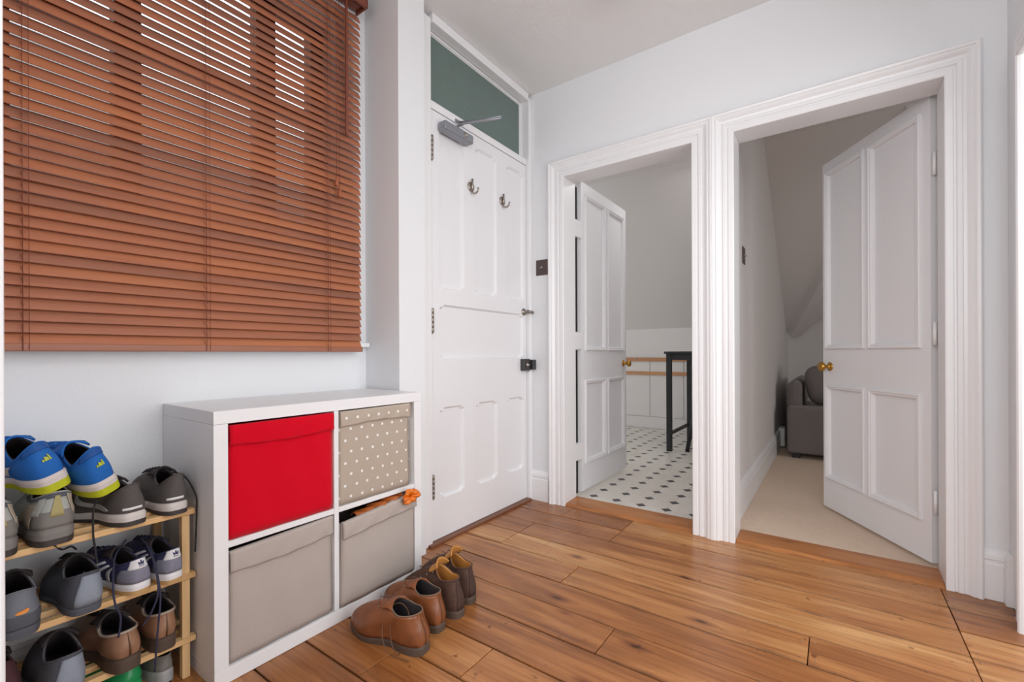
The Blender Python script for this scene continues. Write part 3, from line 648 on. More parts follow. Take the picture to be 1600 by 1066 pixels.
s = MB(); s.tube([(1.200, BY - .035, 2.53), (1.200, BY - .035, 2.50), (1.199, BY - .036, 1.93), (1.199, BY - .036, 1.912)], [.004, .0062, .0075, .004], 8); keep(s.obj('tilt_wand', BLINDP), bl)
for x, z in ((1.150, 1.70), (1.164, 1.655)):
    s = MB(); s.tube([(x, BY - .034, 2.53), (x, BY - .034, z)], .0011, 5); cd = keep(s.obj('pull_cord', BLINDP), bl)
    s = MB(); s.lathe([(.004, .022), (.0075, 0), (.0085, -.018), (.006, -.02)], (x, BY - .034, z), (0, 0, 1), 12); keep(s.obj('cord_tassel', mat('light_wood_tassel', (170, 96, 62), .4)), cd)

# ------------------------------------------------------------------ ceiling lamp
lp = empty('ceiling_lamp', (1.835, .79, ZC)); tag(lp, 'round white flush ceiling lamp cut by the top edge', 'lamp')
s = MB(); s.lathe([(.165, 0), (.17, -.008), (.16, -.018)], (1.835, .79, ZC), (0, 0, 1), 40); keep(s.obj('base_ring', SHELLP), lp)
s = MB(); s.lathe([(.158, -.014), (.15, -.03), (.125, -.045), (.07, -.056), (0, -.06)], (1.835, .79, ZC), (0, 0, 1), 40); keep(s.obj('glass_shade', mat('opal_glass', (224, 216, 210), .3)), lp)

# ------------------------------------------------------------------ cube cabinet
CX0, CX1, CY0, CY1 = .549, 1.338, 1.432, 1.822
cb = empty('cube_cabinet', ((CX0 + CX1) / 2, (CY0 + CY1) / 2, 0)); tag(cb, 'white two by two cube cabinet holding four fabric boxes under the blind', 'cabinet')
s = MB(); s.box(CX0, CX1, CY0, CY1, .752, .790); keep(s.obj('top_panel', LAM, None, .0012), cb)
s = MB(); s.box(CX0, CX1, CY0, CY1, 0, .044); keep(s.obj('bottom_panel', LAM, None, .0012), cb)
s = MB(); s.box(CX0, CX0 + .038, CY0, CY1, .0445, .7515); keep(s.obj('side_panel', LAM, None, .001), cb)
s = MB(); s.box(CX1 - .038, CX1, CY0, CY1, .0445, .7515); keep(s.obj('side_panel', LAM, None, .001), cb)
s = MB(); s.box(.929, .947, CY0 + .002, CY1, .0445, .7515); keep(s.obj('divider', LAM, None, .001), cb)
s = MB(); s.box(CX0 + .0385, .9285, CY0 + .002, CY1, .390, .408); s.box(.9475, CX1 - .0385, CY0 + .002, CY1, .390, .408); keep(s.obj('shelf', LAM, None, .001), cb)
s = MB(); s.box(CX0 + .038, CX1 - .038, CY1 - .006, CY1, .044, .752); keep(s.obj('back_panel', LAM), cb)

def fabric_box(lab, x0, x1, z0, z1r, z1l, yf, mt, cuff=.075, bulge=.004, lean=0.0):
    root = empty('fabric_box', ((x0 + x1) / 2, yf + .17, z0)); tag(root, lab, 'storage box')
    yb = 1.79
    top = lambda x: z1l + (z1r - z1l) * (x - x0) / (x1 - x0)
    s = MB()
    # front skin, gently bulging
    def fn(a, b_):
        x = x0 + (x1 - x0) * a; z = z0 + (top(x) - .002 - z0) * b_
        e = 4 * a * (1 - a)
        y = yf - bulge * e * (1 - abs(2 * b_ - 1)) + .0015 * sin(a * 17 + b_ * 5) - lean * b_
        r_ = .006; 
        if a < .001 or a > .999: y += r_
        if b_ < .001: y += r_ * .8
        return (x, y, z)
    s.grid(fn, 24, 16)
    sd = lambda xx: s.grid(lambda a, b_: (xx, yf + .006 + (yb - yf - .006) * a, z0 + (top(xx) - .002 - z0) * b_), 2, 4)
    sd(x0); sd(x1); s.grid(lambda a, b_: (x0 + (x1 - x0) * a, yb, z0 + (.33) * b_), 2, 2); s.grid(lambda a, b_: (x0 + (x1 - x0) * a, yf + .006 + (yb - yf) * b_, z0 + .004), 2, 2)
    o = keep(s.obj('box_body', mt, None, recalc=False), root); md = o.modifiers.new('s', 'SOLIDIFY'); md.thickness = .003; md.offset = 1
    md.offset = 0
    # folded cuff
    s = MB()
    def fc(a, b_):
        x = x0 + .001 + (x1 - x0 - .002) * a; zt = top(x)
        t_ = b_
        if t_ < .12: y = yf + .008 - .012 * (t_ / .12); z = zt + .0015 * sin(t_ / .12 * pi)
        else: y = yf - .0075 - .0015 * sin((t_ - .12) * 3) - bulge * 4 * a * (1 - a) * .6; z = zt - (cuff + .004 * sin(a * 5 + x0 * 9)) * (t_ - .12) / .88
        y += .0018 * sin(a * 23 + 6 * t_) * t_ - lean
        return (x, y, z)
    s.grid(fc, 28, 14)
    o = keep(s.obj('cuff', mt, None, recalc=False), root); md = o.modifiers.new('s', 'SOLIDIFY'); md.thickness = .0025; md.offset = 0
    return root
fabric_box('bright red fabric box in the upper left compartment', .5895, .9265, .409, .745, .743, 1.437, REDF, .058, .003)
fabric_box('taupe fabric box with white polka dots, upper right compartment', .950, 1.277, .409, .747, .745, 1.437, DOTF, .05, .002)
fabric_box('plain taupe fabric box in the lower left compartment', .5895, .923, .0465, .384, .375, 1.438, GREYF, .062, .006)
fabric_box('plain taupe fabric box with orange bag on top, lower right compartment', .952, 1.298, .0465, .378, .350, 1.430, GREYF, .055, .012, .004)
# orange plastic bag hanging out
og = mat('orange_plastic_film', (228, 118, 22), .3, spec=.6)
bg = empty('plastic_bag', (1.18, 1.46, .36)); tag(bg, 'knotted orange plastic bag poking out of the lower right box', 'bag')
def ruff(a, b_):
    th = a * 2 * pi; rr = .006 + .036 * b_; fl_ = 1 + .10 * sin(3 * th + 2 * b_) + .05 * sin(8 * th)
    return (1.247 + rr * fl_ * cos(th) * 1.05, 1.402 - .014 * sin(b_ * 2.6) + .007 * sin(7 * th) * b_, .378 + rr * fl_ * sin(th) * .66)
s = MB().grid(ruff, 60, 8, True); s.grid(lambda a, b_: (1.252 + .020 * b_ * cos(a * 2 * pi), 1.405 - .004 * sin(a * 10 * pi) * b_, .378 + .018 * b_ * sin(a * 2 * pi)), 30, 4, True)
o = keep(s.obj('knot_ruffle', og, None, recalc=False), bg); o.modifiers.new('s', 'SOLIDIFY').thickness = .002
def sheet(a, b_):
    x = 1.02 + .22 * a; return (x, 1.425 + .05 * b_ + .008 * sin(a * 21), .347 + .026 * a + .010 * abs(sin(a * 13 + 3 * b_)) + .008 * sin(b_ * pi))
s = MB().grid(sheet, 30, 8); o = keep(s.obj('bag_film', mat('brownish_orange_film', (176, 96, 44), .35), None, recalc=False), bg); o.modifiers.new('s', 'SOLIDIFY').thickness = .002

# ------------------------------------------------------------------ shoe rack
rk = empty('shoe_rack', (.33, 1.68, 0)); tag(rk, 'three tier raw pine shoe rack crowded with shoes', 'shoe rack')
RX0, RX1, RY0, RY1 = .115, .546, 1.556, 1.80
SH = (.114, .301, .490)
for x in (.130, .516):
    for y in (1.556, 1.785):
        s = MB().box(x - .003, x + .017, y, y + .022, 0, .478); keep(s.obj('post', RACKZ, None, .0015), rk)
for z in SH:
    for k, y in enumerate((RY0, 1.615, 1.674, 1.733, 1.788)):
        s = MB().box(RX0, RX1, y - (.006 if k == 0 else 0), y + (.020 if k else .018), z - .010, z + .006); keep(s.obj('slat', RACKW, None, .0015), rk)
    for x in (.132, .514):
        s = MB().box(x, x + .014, 1.575, 1.79, z - .028, z - .011); keep(s.obj('crossbar', RACKZ, None, .0015), rk)

# ------------------------------------------------------------------ shoes
def sgn(v): return -1 if v < 0 else 1
class Shoe:
    def __init__(s, L=.29, W=.098, hb=.075, hs=.058, hf=.10, toe=.045, sole=.028, heel_sole=None, cw=.30, c0=.035, c1=.43, side=1, flare=0.0, bulge=.004):
        s.L, s.W, s.hb, s.hs, s.hf, s.toe, s.sole = L, W, hb, hs, hf, toe, sole
        s.hsole = heel_sole or sole; s.cw, s.c0, s.c1, s.side, s.bulge = cw, c0, c1, side, bulge
    def out(s, th, off=0):
        sv = (1 - cos(th)) / 2
        w = abs(sin(th)) ** (.52 + .22 * min(1, sv * 1.6))
        prof = .80 + .04 * sv - .16 * math.exp(-((sv - .40) / .16) ** 2) + .20 * math.exp(-((sv - .70) / .2) ** 2)
        inner = s.side * sgn(sin(th))   # +1 on inner side
        if inner > 0: prof -= .10 * math.exp(-((sv - .42) / .15) ** 2)
        x = sgn(sin(th)) * w * (s.W / 2 * prof + off)
        cx = s.side * (.012 * sv ** 2 - .004)
        y = s.L * sv + off * -cos(th)
        return x + cx, y
    def zs(s, y):   # sole top height
        t_ = max(0, min(1, y / s.L)); k = s.hsole + (s.sole - s.hsole) * min(1, t_ / .6)
        return k + .010 * max(0, (t_ - .72) / .28) ** 2
    def col(s, th):
        sv = (1 - cos(th)) / 2
        x = s.W * s.cw * sin(th) + s.side * -.001
        y = s.L * (s.c0 + (s.c1 - s.c0) * sv)
        c2 = cos(th)
        z = s.hsole + (s.hs + (s.hb - s.hs) * max(0, c2) ** 1.3 + (s.hf - s.hs) * max(0, -c2) ** 1.5)
        return Vector((x, y, z))
    def S(s, th, v, off=0.0):
        x, y = s.out(th); z0 = s.zs(y); P0 = Vector((x, y, z0)); P1 = s.col(th); sv = (1 - cos(th)) / 2
        hgt = P1.z - z0
        up = (.45 * hgt * (1 - sv) + s.toe * .85 * sv)
        n0 = Vector((sgn(sin(th)) * abs(sin(th)) ** .8, -cos(th), 0))
        C0 = P0 + Vector((0, 0, up)) + n0 * s.bulge * (1.3 - .3 * sv)
        dxy = P0 - P1; dxy.z = 0
        C1 = P1 + dxy * (.18 + .34 * sv) - Vector((0, 0, (.38 - .12 * sv) * hgt))
        t_ = v; p = P0 * (1 - t_) ** 3 + C0 * 3 * t_ * (1 - t_) ** 2 + C1 * 3 * t_ * t_ * (1 - t_) + P1 * t_ ** 3
        if off:
            e = .01
            a = s.S(th + e, v) - s.S(th - e, v); b = s.S(th, min(1, v + e)) - s.S(th, max(0, v - e))
            nn = a.cross(b)
            if nn.length > 1e-12: p = p + nn.normalized() * off
        return p
def shoe(name, lab, group, loc, yaw, K, mats, roll=0, pitch=0, sole2=None, extras=None, insole=None, tongue=True, laces=None, cat='shoe', heel_rise=0, tongue_h=.006, outs=.38):
    root = empty(name, loc, (radians(pitch), radians(roll), radians(yaw))); tag(root, lab, cat, group)
    S = Shoe(**K); N = 44
    def par(o): o.parent = root; return o
    par(MB().grid(lambda a, v: S.S(a * 2 * pi, v), N, 12, True).obj('upper', mats['upper']))
    # lining
    def lin_(a, v):
        th = a * 2 * pi; P1 = S.col(th); c0 = Vector((0, S.L * (S.c0 + S.c1) / 2, P1.z)); q = S.S(th, 1 - .55 * v)
        x, y = S.out(th); base = Vector((x * .72, S.L * .03 + y * .86, S.zs(y) + .004))
        if v < .15: p = P1 + (c0 - P1).normalized() * .0045 * sin(v / .15 * pi / 2); p.z += .0014 * sin(v / .15 * pi)
        else:
            t_ = (v - .15) / .85; p = (P1 + (c0 - P1).normalized() * .0045) * (1 - t_) + Vector((base.x, min(base.y, S.L * .8), base.z)) * t_
        return p
    s = MB().grid(lin_, N, 10, True); s.grid(lambda a, v: (S.out(a * 2 * pi)[0] * .74 * v, (S.out(a * 2 * pi)[1] - S.L * .4) * .84 * v + S.L * .4, S.zs(S.L * .4) + .004), N, 3, True)
    par(s.obj('lining', mats['lining']))
    # collar rim
    s = MB(); pts = [S.S(2 * pi * k / N, 1.0) for k in range(N + 1)]; s.tube(pts, K_rim(mats), 6, False); par(s.obj('collar_rim', mats.get('rim', mats['upper'])))
    # sole
    so = .0035
    def sl_(a, v):
        th = a * 2 * pi; x, y = S.out(th, so * (1.0 if v < .85 else .2)); zt = S.zs(y)
        rise = .014 * max(0, (y / S.L - .74) / .26) ** 2 + heel_rise * max(0, (.12 - y / S.L) / .12)
        return (x * (1 - .03 * (1 - v)), y, rise + (zt - rise) * v + (.0 if v < .9 else .001))
    s = MB()
    v0 = outs if sole2 else 0
    s.grid(lambda a, v: sl_(a, v0 + (1 - v0) * v), N, 6, True)
    if not sole2: s.grid(lambda a, v: Vector(sl_(a, 0)) * v + Vector((0, S.L * .5, .001)) * (1 - v), N, 2, True)
    par(s.obj('midsole' if sole2 else 'sole', mats['sole']))
    if sole2:
        s = MB()
        s.grid(lambda a, v: sl_(a, v0 * v) , N * 2, 3, True, True); s.grid(lambda a, v: Vector(sl_(a, 0)) * v + Vector((0, S.L * .5, .001)) * (1 - v), N, 2, True)
        par(s.obj('outsole', mats['outsole']))
    if tongue:
        tw = S.W * S.cw * 1.05; P1_ = S.S(pi, 1.0)
        def tg(a, v):
            q = (a - .5) * 2; x = q * tw * (1 - .12 * v)
            if v < .5: base = S.S(pi, .93 + .14 * v); y = base.y - .004; z = base.z - .002 - .010 * q * q
            else: k = (v - .5) * 2; y = P1_.y - .004 - .010 * k; z = P1_.z - .002 + tongue_h * k - (.010 + .012 * k) * q * q
            return Vector((x, y - .016 * q * q * (v if v > .5 else .5), z))
        o = par(MB().grid(tg, 8, 8).obj('tongue', mats.get('tongue', mats['lining']), recalc=False)); o.modifiers.new('s', 'SOLIDIFY').thickness = .005
    if laces:
        s = MB()
        for k in range(5):
            v = .58 + .085 * k; dd = .20 + .05 * k
            a = S.S(pi - dd, v, .003); b = S.S(pi + dd, v + .04, .003); mid = (a + b) / 2 + Vector((0, 0, .007)); s.tube([a, mid, b], .0021, 6)
            a = S.S(pi - dd, v + .04, .003); b = S.S(pi + dd, v, .003); mid = (a + b) / 2 + Vector((0, 0, .009)); s.tube([a, mid, b], .0021, 6)
        # bow
        c_ = S.S(pi, .97, .008) + Vector((0, 0, .008))
        for sg_ in ():
            s.tube([c_, c_ + Vector((sg_ * .022, .008, .012)), c_ + Vector((sg_ * .038, .002, .002)), c_ + Vector((sg_ * .022, -.006, .0)), c_], .0019, 6)
            s.tube([c_, c_ + Vector((sg_ * .03, .012, -.004)), c_ + Vector((sg_ * .046, .02, -.03))], .0019, 6)
        par(s.obj('laces', laces))
    def patch(nm, th0, th1, v0_, v1_, material, off=.0012, nu=14, nv=6, fn=None, lab_=None):
        g = fn or (lambda a, v: (th0 + (th1 - th0) * a, v0_ + (v1_ - v0_) * v))
        o = par(MB().grid(lambda a, v: S.S(*g(a, v), off if off else 0), nu, nv).obj(nm, material, recalc=False))
        md = o.modifiers.new('s', 'SOLIDIFY'); md.thickness = .0012; md.offset = 0
        if lab_: o['label'] = lab_
        return o
    def decal(nm, polys, th0, v0_, material, sc_=1, off=.0028):
        # polys in metres (a to the right as seen from behind, b up) around surface point th0,v0
        s = MB(); ds = (S.S(th0 + .05, v0_) - S.S(th0 - .05, v0_)).length / .1; dv = (S.S(th0, v0_ + .03) - S.S(th0, v0_ - .03)).length / .06
        for P in polys:
            n_ = len(P); top = [S.S(th0 + a / ds, min(1, v0_ + b / dv), off) for a, b in P]; bot = [S.S(th0 + a / ds, min(1, v0_ + b / dv), off - .002) for a, b in P]
            cc = sum(top, Vector()) / n_
            s.add([cc] + top + bot, [(0, 1 + i, 1 + (i + 1) % n_) for i in range(n_)] + [(1 + i, 1 + n_ + i, 1 + n_ + (i + 1) % n_, 1 + (i + 1) % n_) for i in range(n_)])
        return par(s.obj(nm, material))
    if extras: extras(S, patch, decal, root, par)
    return root, S
def K_rim(m): return m.get('rimr', .0022)
def M_(n, c_, r_=.7, **k): return mat(n, c_, r_, **k)
blue = M_('blue_mesh', (20, 104, 190), .7, bump=.4, bscale=500); lime = M_('lime_rubber', (190, 196, 30), .6, var=.2, vscale=60); offw = M_('off_white_foam', (214, 206, 202), .7, var=.12, vscale=50)
blackm = M_('black_mesh', (90, 84, 82), .85, bump=.5, bscale=500); blacks = M_('black_suede', (52, 50, 54), .9, bump=.4, bscale=300); blackr = M_('black_rubber', (62, 56, 54), .6)
dkl = M_('dark_lining', (56, 48, 50), .95, bump=.3, bscale=200); tan = M_('tan_grey_suede', (182, 168, 150), .9, bump=.4, bscale=250, var=.1); greyr = M_('grey_rubber', (128, 124, 120), .7, var=.12)
silver = M_('silver_grey_mesh', (176, 178, 172), .7, bump=.4, bscale=400)
slate = M_('slate_fabric', (118, 122, 132), .85, bump=.4, bscale=400); slated = M_('slate_dark', (86, 88, 97), .85, bump=.3, bscale=300)
navy = M_('navy_suede', (56, 58, 96), .85, bump=.3, bscale=300); greys = M_('grey_blue_suede', (132, 132, 148), .9, bump=.4, bscale=300, var=.08); whitel = M_('white_leather', (232, 230, 232), .5)
gum = M_('gum_rubber', (198, 158, 104), .6); brown = M_('worn_brown_leather', (152, 112, 86), .45, bump=.35, bscale=40, var=.4, vscale=26); brownd = M_('brown_leather', (134, 80, 48), .36, bump=.6, bscale=28, var=.5, vscale=20)
darkb = M_('dark_brown_suede', (80, 56, 45), .75, bump=.6, bscale=50, var=.5, vscale=30); soleb = M_('dark_brown_sole', (84, 68, 58), .7, var=.12); tanl = M_('tan_lining', (188, 130, 64), .6, var=.12, vscale=30)
maroon = M_('maroon_mesh', (78, 44, 50), .85, bump=.3, bscale=300); lacen = M_('navy_lace', (52, 52, 76), .9); laceb = M_('black_lace', (44, 40, 42), .9); laced = M_('brown_lace', (104, 74, 54), .85)
green = M_('green_plastic', (36, 156, 92), .35); orange = M_('orange_print', (226, 140, 50), .5); redo = M_('red_orange_rubber', (196, 92, 64), .5)
reflect = M_('reflective_white', (232, 232, 232), .4); welt = M_('pale_welt', (128, 104, 84), .8)

runK = dict(L=.285, W=.100, hb=.066, hs=.046, hf=.082, toe=.045, sole=.024, heel_sole=.034, cw=.285, c0=.02, c1=.40)
G1 = 'shoes on the top tier of the rack'; G2 = 'shoes on the middle tier of the rack'; G3 = 'shoes on the bottom tier of the rack'; G4 = 'boots on the floorboards'
# three slanted bars
def bars(k=1.0, right=True):
    out = []
    for i, h_ in enumerate((.006, .011, .016)):
        x0 = (-.010 + i * .0072) * k; out.append([(x0, 0), (x0 + .0058 * k, 0), (x0 + .0058 * k - .000 , h_ * k * .72), (x0 + .001 * k, h_ * k)])
    return out
def ellipse(cx, cy, rx, ry, rot=0, n=12):
    return [(cx + rx * cos(t_) * cos(rot) - ry * sin(t_) * sin(rot), cy + rx * cos(t_) * sin(rot) + ry * sin(t_) * cos(rot)) for t_ in [2 * pi * i / n for i in range(n)]]
def leaf3(k=1.0):
    out = [ellipse(0, .0075 * k, .0024 * k, .0062 * k), ellipse(-.0062 * k, .0048 * k, .0024 * k, .0055 * k, radians(42)), ellipse(.0062 * k, .0048 * k, .0024 * k, .0055 * k, radians(-42))]
    for j in range(2): out.append([(-.0065 * k, -.0022 * k - j * .0022 * k), (.0065 * k, -.0022 * k - j * .0022 * k), (.0065 * k, -.0012 * k - j * .0022 * k), (-.0065 * k, -.0012 * k - j * .0022 * k)])
    return out

def ex_blue(S, patch, decal, root, par):
    decal('three_bar_logo', bars(1.05), 0.0, .42, M_('lime_print', (186, 196, 60), .5))
    patch('side_flash', pi * .42, pi * .56, .06, .5, offw); patch('side_flash', -pi * .42, -pi * .56, .06, .5, offw)
    patch('collar_band', -.9, .9, .78, .98, M_('dark_blue_trim', (22, 84, 160), .6))
def ex_black(S, patch, decal, root, par):
    patch('side_swoosh', 0, 0, 0, 0, M_('pale_grey_print', (190, 190, 194), .5), fn=lambda a, v: (-(.9 + 1.35 * a), .12 + .42 * a + (v - .5) * .26 * (a ** .6) * (1.02 - a) * 2.2))
    patch('side_swoosh', 0, 0, 0, 0, M_('pale_grey_print', (190, 190, 194), .5), fn=lambda a, v: ((.9 + 1.35 * a), .12 + .42 * a + (v - .5) * .26 * (a ** .6) * (1.02 - a) * 2.2))
    patch('reflective_tab', -.42, .1, .10, .17, reflect)
def ex_black2(S, patch, decal, root, par):
    patch('reflective_tab', -.42, .1, .10, .17, reflect)
def ex_hike(S, patch, decal, root, par):
    patch('heel_counter', -.75, .75, .02, .45, greyr)
    patch('side_overlay', -.8, -1.5, .05, .75, tan); patch('side_overlay', .5, 1.35, .30, .95, tan, off=.002)
    patch('side_overlay', -.5, -.85, .35, .9, silver, off=.0022); patch('heel_strap', -.10, .10, .3, .92, M_('khaki_webbing', (170, 158, 110), .8), off=.003)
    patch('side_overlay', .9, 1.2, .1, .45, silver, off=.003)
    patch('collar_band', -2.0, 2.0, .86, .99, slated, off=.002)
def ex_navy(S, patch, decal, root, par):
    patch('heel_tab', -.66, .66, .58, 1.0, whitel, off=.002)
    patch('heel_counter', -.95, .95, .02, .62, greys, off=.0014, nu=20)
    decal('three_leaf_logo', leaf3(.95), 0.0, .74, navy, off=.004)
    for sg_ in (-1, 1):
        for k in range(3):
            patch('side_stripe', 0, 0, 0, 0, whitel, off=.002, nu=4, nv=8, fn=lambda a, v, k=k, sg_=sg_: (sg_ * (1.16 + .26 * k + .12 * a + .30 * v), .05 + .83 * v))
def ex_navysole(S, patch, decal, root, par):
    ex_navy(S, patch, decal, root, par)
def ex_logo(S, patch, decal, root, par):
    decal('orange_logo', [ellipse(0, 0, .011, .0042, radians(18)), ellipse(-.009, -.001, .005, .0022, radians(30))], .05, .45, orange)
    patch('heel_counter', -.8, .8, .03, .35, slated, off=.001)
def ex_slate(S, patch, decal, root, par):
    patch('heel_panel', -.35, .95, .04, .93, M_('pale_slate_panel', (142, 150, 164), .7, bump=.3, bscale=300), off=.0016)
def ex_boat(S, patch, decal, root, par):
    patch('heel_seam', -.004, .004, .02, .97, M_('brown_seam', (96, 62, 44), .5), off=.0014, nu=2)
    patch('welt_strip', -2.9, 2.9, .0, .04, soleb, off=.002, nu=40, nv=2)
    patch('collar_binding', -2.6, 2.6, .93, 1.0, M_('pale_binding', (176, 160, 146), .6), off=.0022, nu=40, nv=2)

yb = 1.533
rack = [
 # top tier
 ('hiking_shoe', 'grey and tan hiking shoe at the far left of the top tier', G1, (.152, 1.520, .497), 4, dict(runK, hb=.085, hs=.065, sole=.03, heel_sole=.04, side=-1), dict(upper=silver, lining=dkl, sole=greyr, outsole=blackr), dict(sole2=1, extras=ex_hike, laces=laceb)),
 ('hiking_shoe', 'grey and tan hiking shoe under the blue shoes on the top tier', G1, (.250, 1.522, .497), 2, dict(runK, W=.114, hb=.085, hs=.066, hf=.095, sole=.03, heel_sole=.040, side=1), dict(upper=silver, lining=dkl, sole=greyr, outsole=blackr), dict(sole2=1, extras=ex_hike, laces=laceb)),
 ('running_shoe', 'blue running shoe with lime sole, left one lying on top', G1, (.250, 1.530, .628), 16, dict(runK, W=.106, L=.275, heel_sole=.040, hb=.088, side=-1), dict(upper=blue, lining=dkl, sole=offw, outsole=lime, tongue=blue), dict(sole2=1, extras=ex_blue, outs=.5, roll=-20, pitch=6, laces=blue)),
 ('running_shoe', 'blue running shoe with lime sole, right one lying on top', G1, (.353, 1.535, .598), 16, dict(runK, W=.106, L=.275, heel_sole=.040, hb=.092, side=1), dict(upper=blue, lining=dkl, sole=offw, outsole=lime, tongue=blue), dict(sole2=1, extras=ex_blue, outs=.5, roll=-22, pitch=8, laces=blue)),
 ('running_shoe', 'black running shoe with white midsole, left one beside the hiking shoe', G1, (.396, 1.525, .497), 14, dict(runK, W=.106, hb=.076, side=-1), dict(upper=blackm, lining=dkl, sole=offw, outsole=blackr), dict(sole2=1, extras=ex_black, laces=laceb)),
 ('running_shoe', 'black running shoe with white midsole at the right end of the top tier', G1, (.500, 1.528, .497), 6, dict(runK, W=.100, hb=.080, side=1), dict(upper=blackm, lining=dkl, sole=offw, outsole=blackr), dict(sole2=1, extras=ex_black2, laces=laceb)),
 # middle tier
 ('slip_on_shoe', 'dark grey shoe with orange heel mark on the middle tier', G2, (.183, 1.512, .308), 0, dict(runK, W=.104, hb=.088, hs=.068, hf=.105, sole=.012, heel_sole=.016, bulge=.008, cw=.32, side=-1), dict(upper=slate, lining=dkl, sole=slated), dict(extras=ex_logo)),
 ('slip_on_shoe', 'dark grey shoe with plain pale heel panel on the middle tier', G2, (.305, 1.520, .308), 3, dict(runK, W=.104, hb=.082, hs=.066, hf=.10, sole=.012, heel_sole=.016, bulge=.008, cw=.31, side=1), dict(upper=slated, lining=dkl, sole=slated), dict(extras=ex_slate, laces=laceb)),
 ('trainer', 'navy trainer with white side stripes beside the dark grey shoe', G2, (.410, 1.530, .308), 14, dict(runK, W=.092, hb=.064, hs=.046, hf=.076, sole=.022, heel_sole=.028, side=-1), dict(upper=navy, lining=dkl, sole=whitel, outsole=gum), dict(sole2=1, extras=ex_navy, laces=lacen)),
 ('trainer', 'navy trainer with grey heel at the right end of the middle tier', G2, (.490, 1.524, .308), 10, dict(runK, W=.086, hb=.064, hs=.046, hf=.076, sole=.022, heel_sole=.028, side=1), dict(upper=navy, lining=dkl, sole=whitel, outsole=gum), dict(sole2=1, extras=ex_navy, laces=lacen)),
 # bottom tier
 ('running_shoe', 'dark maroon shoe at the left end of the bottom tier', G3, (.165, 1.560, .121), 5, dict(runK, hb=.085, side=-1), dict(upper=maroon, lining=dkl, sole=blackr), dict(laces=laceb)),
 ('slip_on_shoe', 'slate grey shoe with pale heel panel on the bottom tier', G3, (.266, 1.500, .121), 2, dict(runK, W=.104, hb=.092, hs=.074, hf=.115, sole=.010, heel_sole=.014, bulge=.009, cw=.32, side=1), dict(upper=slated, lining=dkl, sole=slated), dict(extras=ex_slate)),
 ('leather_shoe', 'worn brown leather shoe beside the slate grey one', G3, (.378, 1.515, .121), 6, dict(runK, W=.104, hb=.068, hs=.058, hf=.085, toe=.05, sole=.024, heel_sole=.036, cw=.34, bulge=.008, side=-1), dict(upper=brown, lining=dkl, sole=soleb, rim=M_('pale_binding', (176, 160, 146)), rimr=.0010), dict(extras=ex_boat, laces=laceb)),
 ('leather_shoe', 'worn brown leather shoe at the right end of the bottom tier', G3, (.472, 1.535, .121), 2, dict(runK, W=.096, hb=.068, hs=.058, hf=.085, toe=.05, sole=.024, heel_sole=.036, cw=.34, bulge=.008, side=1), dict(upper=brown, lining=dkl, sole=soleb, rim=M_('pale_binding', (176, 160, 146)), rimr=.0010), dict(extras=ex_boat, laces=laceb)),
]
built = []
for nm, lab, grp, loc, yaw, K, ms, kw in rack:
    built.append(shoe(nm, lab, grp, loc, yaw, K, ms, **kw))
# loose hanging laces, parts of their shoes
def hang(root, pts, material, rad=.0024):
    bpy.context.view_layer.update()
    inv = root.matrix_world.inverted()
    P = [Vector(p) for p in pts]; Q = []
    for i in range(len(P) - 1):
        p0 = P[max(0, i - 1)]; p1 = P[i]; p2 = P[i + 1]; p3 = P[min(len(P) - 1, i + 2)]
        for k in range(6):
            t_ = k / 6; Q.append(.5 * ((2 * p1) + (p2 - p0) * t_ + (2 * p0 - 5 * p1 + 4 * p2 - p3) * t_ ** 2 + (3 * p1 - p0 - 3 * p2 + p3) * t_ ** 3))
    Q.append(P[-1])
    o = MB().tube([inv @ q for q in Q], rad, 6).obj('loose_lace', material); o.parent = root
BLK1, BLK2, NAV1, NAV2 = built[4][0], built[5][0], built[8][0], built[9][0]
hang(BLK1, [(.385, 1.66, .605), (.350, 1.60, .590), (.322, 1.56, .56), (.315, 1.538, .50), (.318, 1.535, .46), (.322, 1.535, .42)], laceb)
hang(BLK2, [(.49, 1.66, .60), (.53, 1.60, .59), (.543, 1.545, .54), (.5445, 1.538, .50), (.543, 1.538, .44), (.541, 1.540, .37)], laceb)
hang(NAV1, [(.41, 1.66, .42), (.372, 1.60, .40), (.352, 1.53, .35), (.352, 1.515, .31), (.362, 1.51, .27), (.358, 1.512, .22)], lacen)
hang(NAV1, [(.44, 1.64, .42), (.4425, 1.58, .40), (.4415, 1.52, .35), (.440, 1.505, .30), (.425, 1.50, .26), (.405, 1.50, .23)], lacen)
hang(NAV2, [(.455, 1.62, .40), (.446, 1.56, .38), (.4445, 1.515, .33), (.444, 1.50, .28), (.436, 1.495, .20), (.428, 1.49, .10)], lacen)
hang(built[7][0], [(.30, 1.63, .44), (.285, 1.60, .46), (.262, 1.56, .47), (.245, 1.55, .49)], laceb)
# things on the floor beneath the rack
shoe('clog', 'bright green rubber clog on the floor under the rack', None, (.415, 1.60, .0), 20, dict(runK, L=.25, hb=.05, hs=.045, hf=.075, toe=.055, sole=.015, bulge=.008), dict(upper=green, lining=green, sole=green), tongue=False)
shoe('slip_on_shoe', 'pale grey shoe on the floor under the right end of the rack', None, (.490, 1.585, .0), 12, dict(runK, L=.25, W=.07, hb=.04, hs=.035, hf=.06, sole=.018, cw=.33), dict(upper=greyr, lining=dkl, sole=M_('pale_grey_rubber', (170, 172, 174), .6)), tongue=False)
shoe('rubber_shoe', 'red orange shoe on the floor under the left end of the rack', None, (.190, 1.57, .0), 8, dict(runK, L=.27, hb=.06, hs=.05, hf=.08), dict(upper=redo, lining=dkl, sole=redo), tongue=False)

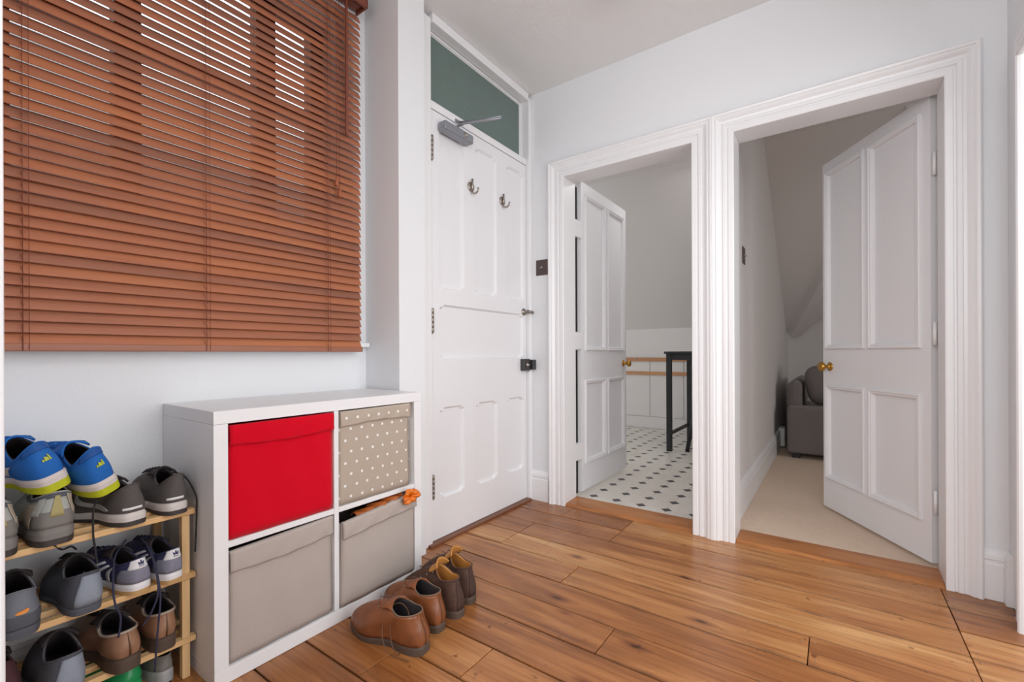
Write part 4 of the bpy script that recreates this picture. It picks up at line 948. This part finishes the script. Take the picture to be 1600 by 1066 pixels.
# boots by the cabinet
def ex_desert(S, patch, decal, root, par):
    patch('quarter_panel', .30, 2.35, .02, .98, brownd, off=.0013, nu=24, nv=10)
    patch('quarter_panel', -.30, -2.35, .02, .98, brownd, off=.0013, nu=24, nv=10)
    patch('heel_seam', -.003, .003, .02, .97, M_('brown_seam', (96, 62, 44)), off=.001, nu=2)
    s = MB()
    for sg_ in (-1, 1):
        for v in (.80, .93): 
            c_ = S.S(pi - sg_ * .62, v, .003); s.lathe([(.0035, 0), (.003, .0015), (0, .0015)], c_, (sg_ * .8, .2, .6), 10)
    par(s.obj('eyelets', STEEL))
    s = MB()
    for v in (.80, .93): s.tube([S.S(pi - .62, v, .004), S.S(pi, v, .010), S.S(pi + .62, v, .004)], .0014, 5)
    par(s.obj('laces', laced))
def ex_ankle(S, patch, decal, root, par):
    patch('heel_strip', -.25, .25, .02, .98, M_('dark_heel_strip', (70, 48, 40), .8), off=.0013, nu=6)
    s = MB()
    for sg_ in (-1, 1):
        for v in (.70, .82, .94):
            c_ = S.S(pi - sg_ * .8, v, .003); s.lathe([(.0035, 0), (.003, .002), (0, .002)], c_, (sg_ * .9, .1, .4), 8)
    par(s.obj('eyelets', STEEL))
    s = MB()
    for v in (.70, .82, .94): s.tube([S.S(pi - .8, v, .004), S.S(pi, v, .010), S.S(pi + .8, v, .004)], .0016, 5)
    par(s.obj('laces', laced))
desK = dict(L=.315, W=.114, hb=.098, hs=.091, hf=.114, toe=.052, sole=.018, heel_sole=.026, cw=.36, c0=.06, c1=.42, bulge=.010)
ankK = dict(L=.295, W=.100, hb=.108, hs=.104, hf=.140, toe=.050, sole=.016, heel_sole=.026, cw=.34, c0=.05, c1=.38, bulge=.006)
dm_ = dict(upper=brownd, lining=dkl, sole=soleb, rim=welt, rimr=.0022, tongue=brownd); am_ = dict(upper=darkb, lining=tanl, sole=soleb, rim=darkb, rimr=.003, tongue=tanl)
d1, _ = shoe('desert_boot', 'worn tan brown leather ankle boot nearest the camera', G4, (1.003, 1.062, 0), 5, dict(desK, side=-1), dm_, extras=ex_desert, cat='boot', tongue_h=.004)
d2, _ = shoe('desert_boot', 'tan brown leather ankle boot, second from the left on the floor', G4, (1.122, 1.100, 0), 0, dict(desK, L=.30, W=.102, side=1), dm_, extras=ex_desert, cat='boot', tongue_h=.004)
a1, _ = shoe('ankle_boot', 'dark brown suede ankle boot between tan boot and rightmost boot', G4, (1.216, 1.100, 0), 2, dict(ankK, side=-1), am_, extras=ex_ankle, cat='boot', tongue_h=.028)
a2, _ = shoe('ankle_boot', 'dark brown suede ankle boot, rightmost on the floor', G4, (1.318, 1.125, 0), 0, dict(ankK, side=1), am_, extras=ex_ankle, cat='boot', tongue_h=.028)
hang(d1, [(.975, 1.20, .112), (.945, 1.19, .09), (.925, 1.17, .05), (.925, 1.14, .012), (.94, 1.10, .004), (.945, 1.07, .003)], laced, .0014)
hang(d1, [(.975, 1.21, .112), (.955, 1.17, .085), (.936, 1.14, .04), (.942, 1.12, .006), (.965, 1.13, .003)], laced, .0014)
hang(d1, [(.965, 1.21, .11), (1.0, 1.18, .125), (1.01, 1.15, .11), (1.0, 1.13, .09)], laced, .0014)
